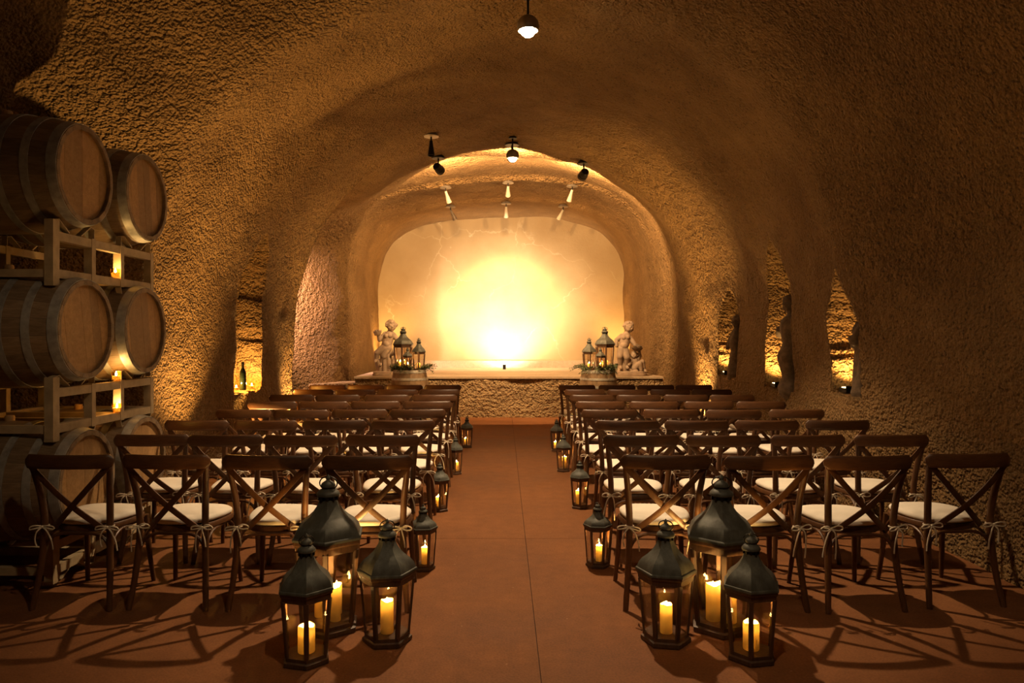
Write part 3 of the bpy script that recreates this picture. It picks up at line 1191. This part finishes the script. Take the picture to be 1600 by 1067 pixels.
cone_spot(-1.13, 14.35, (0.30, 0.75, -1.0), 'cream cone spotlight, left of the front three over the stage', P_CONE_SPOT)
cone_spot(0.10, 14.35, (-0.02, 3.85, -2.85), 'cream cone spotlight, middle of the front three over the stage', P_HOT_SPOT, size=76)
cone_spot(1.36, 14.35, (-0.25, 0.75, -1.0), 'cream cone spotlight, right of the front three over the stage', P_CONE_SPOT)
cone_spot(-1.17, 16.25, (0.45, 0.6, -0.9), 'dull metal cone spotlight, left of the rear three over the stage', P_CONE_SPOT, 'globe')
cone_spot(0.07, 16.25, (0.0, 1.95, -3.2), 'cream cone spotlight, middle of the rear three over the stage', P_CONE_SPOT, size=90)
cone_spot(1.34, 16.25, (-0.45, 0.6, -0.9), 'cream cone spotlight, right of the rear three over the stage', P_CONE_SPOT)
cone_spot(-1.03, 10.45, (0.02, -0.1, -1.0), 'unlit black cone spotlight on the dark vault, left of the pendant', None, 'dark', 0.22)

# ------------------------------------------------------------------ uplights
def uplight(x, y, z, aim, label, power, size=110, color=WARM, group='uplights along the foot of the walls', r=0.06):
    p = thing('uplight', label, 'uplight', (x, y, z), 0, group)
    obj('housing', MB().lathe([(r * 1.1, 0.0), (r * 1.15, 0.008), (r, 0.014), (r, 0.10), (r * 1.08, 0.102), (r * 1.08, 0.115), (r * 0.9, 0.115), (r * 0.85, 0.09)], 20).mesh('housing', M['dark']), p)
    obj('lens', MB().lathe([(r * 0.84, 0.092), (r * 0.6, 0.10), (r * 0.05, 0.103)], 16).mesh('lens', M['bulb_soft']), p)
    light('SPOT', 'uplight_light', p, (0, 0, 0.125), power, color, 0.03, aim, size, 1.0)
    return p


uplight(wall_x(-1, 7.15, 0.3) + 0.46, 7.25, 0.0, (0.02, -0.14, 1), 'small floor uplight washing the rough left wall beside the barrels', P_UPLIGHT * 1.15, 92)
uplight(wall_x(-1, 10.8, 0.3) + 0.15, 10.80, 0.0, (-0.10, 0.06, 1), 'small floor uplight at the left corner of the side tunnel', P_UPLIGHT * 0.9, 84)
uplight(wall_x(1, 11.05, 0.3) - 0.15, 11.05, 0.0, (0.10, 0, 1), 'small floor uplight washing the right wall beside the last rows', P_UPLIGHT * 1.75, 84)
uplight(-2.75, 17.55, st_z, (-0.12, 0.22, 1), 'small uplight in the left rear corner of the stage', P_ALCOVE_UP)
uplight(2.75, 17.55, st_z, (0.14, 0.22, 1), 'small uplight in the right rear corner of the stage', P_ALCOVE_UP)
uplight(0.03, 16.95, st_z, (0.0, 1.0, 0.9), 'small floodlight at the middle of the stage floor by the back wall', P_WALL_WASH, 125, (1.0, 0.82, 0.62), r=0.035)


def niche_lamp(side, y, z, power, label):
    x = side * 3.14
    p = thing('niche_lamp', label, 'lamp', (x, y, z), 0, 'lamps on the niche sills')
    obj('housing', MB().box((0, 0, 0.02), (0.10, 0.14, 0.04)).box((0, -0.065, 0.045), (0.10, 0.01, 0.03)).mesh('housing', M['dark'], 0), p)
    obj('lens', MB().box((0, 0, 0.043), (0.07, 0.10, 0.006)).mesh('lens', M['bulb_low'], 0), p)
    light('SPOT', 'niche_light', p, (0, 0.0, 0.085), power, WARM, 0.02, (0.32, 0.22, 1), 138, 0.9)
    return p


niche_lamp(1, 6.64, 1.035, P_NICHE, 'small dark lamp on the sill of the nearest right niche')
niche_lamp(1, 8.36, 0.965, P_NICHE * 1.3, 'small dark lamp on the sill of the tall right niche')
niche_lamp(1, 10.26, 1.005, P_NICHE, 'small dark lamp on the sill of the farthest right niche')

# added lamp, unseen round the corner, to tint the side tunnel wall
p = thing('added_recess_lamp', 'added fill lamp in the side tunnel, out of view round the left corner', 'lamp', (-4.6, 11.55, 2.9))
obj('backplate', MB().lathe([(0.10, 0), (0.10, 0.03), (0.08, 0.035)], 20).mesh('backplate', M['dark']), p, rot=(-pi / 2, 0, 0))
obj('diffuser', MB().lathe([(0.075, 0.03), (0.07, 0.07), (0.03, 0.10), (0.003, 0.105)], 20).mesh('diffuser', M['bulb_low']), p, rot=(-pi / 2, 0, 0))
light('SPOT', 'side_tunnel_fill', p, (0.05, 0.22, 0.0), P_SIDE_FILL, COOL, 0.08, (0.08, 1, -0.35), 72, 0.8)

# ------------------------------------------------------------------ bottle and candle in the left niche
b = thing('wine_bottle', 'dark wine bottle standing in the tall left niche', 'bottle', (-3.16, 8.86, 0.89))
obj('bottle_body', MB().lathe([(0.036, 0.0), (0.040, 0.006), (0.040, 0.20), (0.037, 0.225), (0.022, 0.255), (0.016, 0.275), (0.0145, 0.33), (0.010, 0.332)], 20).mesh('bottle_body', M['bottle']), b)
obj('neck_collar', MB().lathe([(0.0165, 0.305), (0.0175, 0.308), (0.0175, 0.338), (0.015, 0.342)], 16).mesh('neck_collar', M['dark']), b)
votive(-3.13, 9.09, 0.895, 'glowing votive candle beside the bottle in the left niche', 'candles in the left niche', P_NICHE * 1.7)
votive(-3.20, 8.75, 0.895, 'glowing votive candle half hidden by the near edge of the left niche', 'candles in the left niche', P_NICHE * 0.6)

# ------------------------------------------------------------------ statues
def blob_mesh(name, caps, balls, mat, voxel=0.013, smooth_it=4, fat=1.0):
    """tapered limbs and rounded masses fused into one continuous carved surface"""
    mb = MB()
    for a, ra, c, rc in caps:
        ra, rc = ra * fat, rc * fat
        a, c = Vector(a), Vector(c)
        n = 7
        path, rad = [], []
        d = (c - a)
        L = max(d.length, 1e-5)
        u = d / L
        for i in range(5):
            t = i / 4 * pi / 2
            path.append(a - u * ra * cos(t) * 0.98)
            rad.append(max(0.002, ra * sin(t)))
        for i in range(1, n):
            path.append(a.lerp(c, i / n))
            rad.append(ra + (rc - ra) * i / n)
        for i in range(5):
            t = (1 - i / 4) * pi / 2
            path.append(c + u * rc * cos(t) * 0.98)
            rad.append(max(0.002, rc * sin(t)))
        mb.tube(path, rad, 14)
    for c, r in balls:
        mb.ball(c, r, 16, 10)
    me = mb.mesh(name, mat, 0)
    o = bpy.data.objects.new('tmp', me)
    COL.objects.link(o)
    m = o.modifiers.new('r', 'REMESH')
    m.mode = 'VOXEL'
    m.voxel_size = voxel
    m.use_smooth_shade = True
    s = o.modifiers.new('s', 'SMOOTH')
    s.factor = 0.5
    s.iterations = smooth_it
    dg = bpy.context.evaluated_depsgraph_get()
    me2 = bpy.data.meshes.new_from_object(o.evaluated_get(dg))
    me2.name = name
    bpy.data.objects.remove(o)
    bpy.data.meshes.remove(me)
    me2.polygons.foreach_set('use_smooth', [True] * len(me2.polygons))
    if not me2.materials:
        me2.materials.append(mat)
    return me2


def head(c, r, face, curls=True, seed=1):
    """balls for a child's head: skull, cheeks, nose, chin, brow, ears, curls; face = direction looked at"""
    c = Vector(c)
    f = Vector(face).normalized()
    up = Vector((0, 0, 1))
    sd = f.cross(up).normalized()
    up = sd.cross(f)
    out = [(tuple(c), (r * 0.92, r * 0.92, r)), (tuple(c + f * r * 0.22 - up * r * 0.3), r * 0.72)]
    for s in (-1, 1):
        out.append((tuple(c + f * r * 0.52 - up * r * 0.33 + sd * s * r * 0.34), r * 0.40))
        out.append((tuple(c + f * r * 0.78 + up * r * 0.12 + sd * s * r * 0.30), r * 0.20))
        out.append((tuple(c + sd * s * r * 0.92 - up * r * 0.1), r * 0.20))
    out.append((tuple(c + f * r * 1.0 - up * r * 0.12), r * 0.17))
    out.append((tuple(c + f * r * 0.82 - up * r * 0.46), r * 0.18))
    out.append((tuple(c + f * r * 0.66 - up * r * 0.74), r * 0.24))
    if curls:
        rnd = random.Random(seed)
        for i in range(60):
            th = rnd.uniform(0, 2 * pi)
            h = rnd.uniform(-0.1, 1.0)
            q = sqrt(max(0, 1 - h * h))
            d = sd * q * cos(th) + f * q * sin(th) + up * h
            if d.dot(f) > 0.12 and h < 0.72:
                continue
            out.append((tuple(c + d * r * 0.93), r * rnd.uniform(0.22, 0.32)))
    return out


def base_mesh(w, d, h, seed):
    mb = MB()
    n = 28
    rnd = random.Random(seed)
    prof = [(0.97, 0), (1.0, 0.02), (1.0, h * 0.45), (0.93, h * 0.55), (0.96, h * 0.75), (0.90, h), (0.4, h * 1.05)]
    vs = []
    wob = [1 + rnd.uniform(-0.03, 0.03) for _ in range(n)]
    for s, z in prof:
        for k in range(n):
            a = 2 * pi * k / n
            ex = 0.6
            vs.append((w / 2 * s * wob[k] * math.copysign(abs(cos(a)) ** ex, cos(a)), d / 2 * s * wob[k] * math.copysign(abs(sin(a)) ** ex, sin(a)), z))
    fs = [(i * n + k, i * n + (k + 1) % n, (i + 1) * n + (k + 1) % n, (i + 1) * n + k) for i in range(len(prof) - 1) for k in range(n)]
    fs += [tuple(range(n - 1, -1, -1)), tuple(range((len(prof) - 1) * n, len(prof) * n))]
    return mb.add(vs, fs).mesh('plinth', M['stone'], 50)


# left group: child carrying a basket, smaller child at its side
s = thing('putti_statue', 'carved stone statue of two cherubs, one carrying a basket, left end of the stage', 'statue', (-2.30, 14.22, st_z))
obj('plinth', base_mesh(0.46, 0.36, 0.09, 2), s)
caps = [((0.02, 0, 0.56), 0.085, (0.06, 0, 0.70), 0.088), ((0.06, 0, 0.70), 0.088, (0.09, 0, 0.80), 0.080), ((0.10, 0, 0.84), 0.04, (0.115, -0.01, 0.90), 0.045),
        ((0.00, -0.04, 0.54), 0.075, (-0.14, -0.08, 0.45), 0.052), ((-0.14, -0.08, 0.45), 0.048, (-0.17, -0.04, 0.31), 0.034), ((-0.17, -0.04, 0.30), 0.03, (-0.17, -0.11, 0.275), 0.022),
        ((0.05, -0.03, 0.54), 0.075, (-0.02, -0.06, 0.38), 0.056), ((-0.02, -0.06, 0.38), 0.05, (-0.07, -0.03, 0.24), 0.034), ((-0.07, -0.03, 0.23), 0.03, (-0.07, -0.10, 0.205), 0.022),
        ((0.00, 0, 0.81), 0.045, (-0.10, -0.03, 0.70), 0.038), ((-0.10, -0.03, 0.70), 0.036, (-0.12, -0.06, 0.79), 0.028),
        ((0.16, 0, 0.80), 0.045, (0.24, -0.02, 0.70), 0.038), ((0.24, -0.02, 0.70), 0.036, (0.26, -0.06, 0.60), 0.028)]
obj('figure', blob_mesh('figure', caps, head((0.125, -0.01, 0.975), 0.105, (0.35, -1, -0.12), True, 4) + [((0.035, -0.055, 0.615), 0.075), ((0.035, -0.068, 0.775), 0.050), ((0.105, -0.068, 0.78), 0.050)], M['stone'], 0.0085, 3, 1.18), s)
caps = [((0.27, -0.02, 0.36), 0.075, (0.28, -0.02, 0.50), 0.07), ((0.28, -0.02, 0.53), 0.035, (0.28, -0.03, 0.58), 0.035),
        ((0.24, -0.05, 0.35), 0.06, (0.19, -0.11, 0.24), 0.044), ((0.19, -0.11, 0.24), 0.04, (0.19, -0.07, 0.10), 0.03),
        ((0.30, -0.04, 0.35), 0.06, (0.31, -0.10, 0.25), 0.044), ((0.31, -0.10, 0.25), 0.04, (0.30, -0.06, 0.10), 0.03),
        ((0.21, -0.02, 0.50), 0.036, (0.15, -0.08, 0.42), 0.03), ((0.15, -0.08, 0.42), 0.03, (0.20, -0.12, 0.47), 0.025), ((0.35, -0.02, 0.50), 0.036, (0.38, -0.08, 0.40), 0.03)]
obj('figure', blob_mesh('figure', caps, head((0.285, -0.03, 0.63), 0.075, (-0.2, -1, 0.15), True, 8), M['stone'], 0.0085, 3, 1.18), s)
# draped tree stump between the two
caps = [((0.05, 0.03, 0.07), 0.115, (0.04, 0.02, 0.42), 0.085), ((-0.06, -0.02, 0.08), 0.07, (-0.13, -0.03, 0.29), 0.05), ((-0.10, 0.0, 0.08), 0.06, (-0.17, 0.0, 0.27), 0.035), ((0.10, -0.05, 0.06), 0.05, (0.07, -0.05, 0.40), 0.03), ((0.0, -0.09, 0.07), 0.035, (-0.01, -0.07, 0.30), 0.025)]
obj('draped_stump', blob_mesh('draped_stump', caps, [], M['stone'], 0.012, 2), s)
mb = MB().lathe([(0.03, 0.0), (0.055, 0.01), (0.075, 0.06), (0.085, 0.085), (0.08, 0.09), (0.05, 0.088)], 18)
for i in range(9):
    a = i * 2.4
    mb.ball((0.04 * cos(a) * (i / 5), 0.04 * sin(a) * (i / 5), 0.10), 0.022, 8, 6)
obj('basket', mb.mesh('basket', M['stone'], 50), s, (-0.135, -0.07, 0.775))

# right group: child bending over a bowl of fruit, another crouching at its feet
s = thing('putti_statue', 'carved stone statue of cherubs with a bowl of fruit, right end of the stage', 'statue', (2.50, 14.22, st_z))
obj('plinth', base_mesh(0.58, 0.36, 0.09, 5), s)
caps = [((-0.17, 0, 0.52), 0.085, (-0.13, 0, 0.66), 0.088), ((-0.13, 0, 0.66), 0.088, (-0.10, 0, 0.77), 0.078), ((-0.09, 0, 0.80), 0.04, (-0.06, -0.01, 0.88), 0.045),
        ((-0.20, -0.04, 0.50), 0.075, (-0.24, -0.09, 0.37), 0.055), ((-0.24, -0.09, 0.37), 0.05, (-0.22, -0.04, 0.20), 0.036), ((-0.22, -0.04, 0.18), 0.03, (-0.22, -0.12, 0.15), 0.024),
        ((-0.14, -0.04, 0.50), 0.075, (-0.10, -0.10, 0.36), 0.055), ((-0.10, -0.10, 0.36), 0.05, (-0.10, -0.04, 0.20), 0.036), ((-0.10, -0.04, 0.18), 0.03, (-0.09, -0.12, 0.15), 0.024),
        ((-0.19, 0, 0.77), 0.045, (-0.29, 0.0, 0.69), 0.038), ((-0.29, 0.0, 0.69), 0.036, (-0.30, -0.06, 0.58), 0.028),
        ((-0.04, 0, 0.75), 0.045, (0.03, -0.05, 0.65), 0.038), ((0.03, -0.05, 0.65), 0.036, (0.08, -0.08, 0.56), 0.028)]
obj('figure', blob_mesh('figure', caps, head((-0.055, -0.02, 0.95), 0.105, (0.6, -1, -0.3), True, 6) + [((-0.15, -0.06, 0.585), 0.078), ((-0.155, -0.066, 0.745), 0.050), ((-0.085, -0.066, 0.75), 0.050)], M['stone'], 0.0085, 3, 1.18), s)
caps = [((0.08, 0, 0.16), 0.075, (0.06, 0, 0.30), 0.07), ((0.10, -0.03, 0.16), 0.06, (0.20, -0.06, 0.26), 0.048), ((0.20, -0.06, 0.27), 0.045, (0.24, -0.05, 0.12), 0.034),
        ((0.06, -0.06, 0.15), 0.058, (0.14, -0.12, 0.24), 0.044), ((0.14, -0.12, 0.24), 0.042, (0.17, -0.12, 0.11), 0.03), ((0.24, -0.06, 0.10), 0.03, (0.26, -0.12, 0.09), 0.022),
        ((0.0, -0.02, 0.30), 0.036, (-0.06, -0.08, 0.22), 0.03), ((0.12, 0, 0.31), 0.036, (0.17, 0.0, 0.38), 0.03), ((0.17, 0, 0.38), 0.03, (0.15, -0.04, 0.46), 0.025)]
obj('figure', blob_mesh('figure', caps, head((0.045, -0.03, 0.40), 0.07, (-0.3, -1, 0.3), True, 9), M['stone'], 0.0085, 3, 1.18), s)
caps = [((-0.16, 0.03, 0.06), 0.12, (-0.15, 0.03, 0.36), 0.09), ((-0.02, 0.02, 0.07), 0.10, (-0.05, 0.02, 0.17), 0.08), ((-0.26, -0.02, 0.06), 0.06, (-0.20, -0.03, 0.14), 0.05), ((0.0, -0.12, 0.07), 0.05, (0.08, -0.12, 0.09), 0.04), ((0.2, 0.0, 0.06), 0.06, (0.24, 0.02, 0.08), 0.05)]
obj('rocky_mound', blob_mesh('rocky_mound', caps, [], M['stone'], 0.012, 2), s)
mb = MB().lathe([(0.03, 0.0), (0.06, 0.01), (0.10, 0.05), (0.115, 0.07), (0.108, 0.075), (0.05, 0.07)], 20)
rnd = random.Random(3)
for i in range(16):
    a = i * 2.4
    q = 0.075 * sqrt(i / 16)
    mb.ball((q * cos(a), q * sin(a), 0.085 + 0.05 * (1 - q / 0.08)), rnd.uniform(0.02, 0.03), 8, 6)
obj('fruit_bowl', mb.mesh('fruit_bowl', M['stone_dark'], 50), s, (0.10, -0.09, 0.475))


def niche_figure(side, x, y, z, H, label, kind):
    s = thing('niche_statue', label, 'statue', (x, y, z), 0, 'statues in the wall niches')
    k = H / 1.0
    if kind == 'standing':
        caps = [((0, 0, 0.03), 0.13, (0, 0, 0.10), 0.11), ((0.0, 0.0, 0.08), 0.095, (0, 0, 0.34), 0.075), ((0, 0, 0.34), 0.085, (-0.01, 0.01, 0.52), 0.075), ((0, 0, 0.52), 0.075, (-0.01, 0, 0.68), 0.105),
                ((0, 0, 0.74), 0.05, (0, 0, 0.82), 0.045), ((-0.06, -0.08, 0.70), 0.05, (-0.11, 0.0, 0.56), 0.042), ((-0.11, 0.0, 0.56), 0.04, (-0.11, 0.06, 0.60), 0.032),
                ((0.02, 0.08, 0.70), 0.05, (-0.02, 0.11, 0.57), 0.042), ((-0.02, 0.11, 0.57), 0.04, (-0.08, 0.06, 0.52), 0.032),
                ((-0.05, 0.06, 0.08), 0.045, (-0.04, 0.05, 0.50), 0.035), ((-0.05, -0.06, 0.08), 0.045, (-0.04, -0.05, 0.48), 0.035)]
        hd = head((-0.01, 0.01, 0.90), 0.085, (-1, 0.2, -0.1), True, 5)
    elif kind == 'draped':
        caps = [((0, 0, 0.03), 0.15, (0, 0, 0.12), 0.11), ((0, 0, 0.12), 0.10, (0, 0.02, 0.32), 0.145), ((0, 0.02, 0.32), 0.145, (0, 0, 0.46), 0.10), ((0, 0, 0.46), 0.10, (0, 0.01, 0.63), 0.125),
                ((0, 0.02, 0.68), 0.06, (0, 0.03, 0.78), 0.045), ((0, 0.12, 0.64), 0.05, (-0.06, 0.18, 0.55), 0.042), ((-0.06, 0.18, 0.55), 0.04, (-0.10, 0.10, 0.60), 0.035), ((0.0, -0.10, 0.62), 0.06, (0.02, -0.10, 0.98), 0.05)]
        hd = head((-0.01, 0.05, 0.85), 0.08, (-0.4, 1, -0.25), True, 7)
    else:
        caps = [((0, 0, 0.03), 0.15, (0, 0.02, 0.14), 0.14), ((0, 0.03, 0.16), 0.12, (0, 0, 0.34), 0.11), ((0, 0.0, 0.36), 0.08, (0, 0.02, 0.52), 0.11), ((0, 0.02, 0.52), 0.10, (0, 0, 0.66), 0.10),
                ((0, 0, 0.70), 0.05, (0, 0, 0.8), 0.045), ((-0.05, 0.1, 0.62), 0.05, (-0.1, 0.14, 0.46), 0.04)]
        hd = head((0, 0, 0.88), 0.085, (-1, -0.2, -0.1), True, 3)
    caps = [(tuple(Vector(a) * k), ra * k, tuple(Vector(c) * k), rc * k) for a, ra, c, rc in caps]
    hd = [(tuple(Vector(c) * k), tuple(q * k for q in r) if isinstance(r, tuple) else r * k) for c, r in hd]
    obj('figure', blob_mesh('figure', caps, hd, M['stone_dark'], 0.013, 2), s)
    return s


niche_figure(1, 3.13, 6.33, 1.03, 0.83, 'stone figure darkened to a silhouette, with folded arms, in the nearest right niche', 'standing')
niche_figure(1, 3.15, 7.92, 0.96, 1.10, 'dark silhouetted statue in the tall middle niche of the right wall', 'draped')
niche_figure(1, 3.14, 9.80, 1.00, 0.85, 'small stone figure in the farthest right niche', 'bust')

# ------------------------------------------------------------------ barrels before the stage with lanterns and greenery
def leaf_garland(loc, label, rx, ry, seed, trail):
    gobj = thing('greenery_garland', label, 'greenery', loc, 0, 'greenery on the upright barrels')
    rnd = random.Random(seed)
    stems, leaves = MB(), MB()
    for i in range(80):
        a = rnd.uniform(pi * 0.92, 2.08 * pi) if i % 5 else rnd.uniform(0, 2 * pi)
        q = rnd.uniform(0.72, 1.0)
        p0 = Vector((rx * q * cos(a), ry * q * sin(a), 0.008))
        out = Vector((cos(a), sin(a), 0))
        tang = Vector((-sin(a), cos(a), 0)) * rnd.choice((-1, 1))
        L = rnd.uniform(0.10, 0.20)
        drop = rnd.uniform(-0.07, 0.10)
        d = out * rnd.uniform(0.1, 0.55) + tang * rnd.uniform(0.4, 1)
        if trail * p0.x > 0.1 and i % 2:
            L *= 1.5
            d = out
        p1 = p0 + d * L * 0.5 + Vector((0, 0, rnd.uniform(0.05, 0.13)))
        p2 = p0 + d * L + Vector((0, 0, drop + 0.02))
        path = bez(p0, p1, p2, 7)
        stems.tube(path, [0.0035 - 0.0003 * k for k in range(8)], 5)
        for k in range(1, 8):
            for sd in (-1, 1):
                t = (path[k] - path[k - 1]).normalized()
                sv = t.cross(Vector((0, 0, 1)))
                if sv.length < 1e-3:
                    continue
                sv.normalize()
                dr = (t * 0.6 + sv * sd * 0.8 + Vector((0, 0, rnd.uniform(-0.2, 0.7)))).normalized()
                ll, ww = rnd.uniform(0.035, 0.055), rnd.uniform(0.007, 0.011)
                wv = dr.cross(Vector((rnd.uniform(-1, 1), rnd.uniform(-1, 1), 1))).normalized()
                up = wv.cross(dr) * 0.0025
                b0 = path[k]
                m = b0 + dr * ll * 0.5
                leaves.add([b0, m + wv * ww, b0 + dr * ll, m - wv * ww, m + up, m - up],
                           [(0, 1, 4), (1, 2, 4), (2, 3, 4), (3, 0, 4), (1, 0, 5), (2, 1, 5), (3, 2, 5), (0, 3, 5)])
    obj('stems', stems.mesh('stems', M['stem'], 60), gobj)
    o = obj('leaves', leaves.mesh('leaves', M['leaf'], 0), gobj)
    o['kind'] = 'stuff'
    return gobj


for sd, bx in (('left', -1.70), ('right', 1.735)):
    by = 13.30
    barrel('upright oak wine barrel before the stage on the %s, carrying lanterns' % sd, (bx, by, 0), False, 0.3, 'upright barrels before the stage')
    zt = BL - 0.024
    pl = 1 if sd == 'left' else -1
    lant = [('tall', BIG, -0.125 * pl + 0.0, 0.03, [(0.02, -0.02, 0.032, 0.14), (-0.055, 0.02, 0.028, 0.12)]),
            ('middle-sized', MEDS, 0.165 * pl, 0.0, [(0.0, -0.01, 0.03, 0.10)]),
            ('smallest', SML, -0.015 * pl, -0.20, [(0.006, 0.0, 0.024, 0.10)])]
    for nm, K, dx, dy, cs in lant:
        lantern(bx + dx, by + dy, zt, -pi / 2 + (0.05 if nm != 'tall' else 0.0), *K, '%s lantern of the three on the %s upright barrel by the stage' % (nm, sd), 'lanterns on the upright barrels')
        for i, (cx, cy, r, h) in enumerate(cs):
            ex = [' at the front', ' at the side'][i] if len(cs) > 1 else ''
            candle(bx + dx + cx, by + dy + cy, zt + base_top(K[1]), r, h, 'lit candle%s in the %s lantern on the %s upright barrel' % (ex, nm, sd), 'candles on the upright barrels', flame_scale=1.3)
    leaf_garland((bx, by, zt), 'olive greenery around the lanterns on the %s upright barrel' % sd, 0.27, 0.27, 5 if sd == 'left' else 9, -pl * -1 if sd == 'left' else -1)
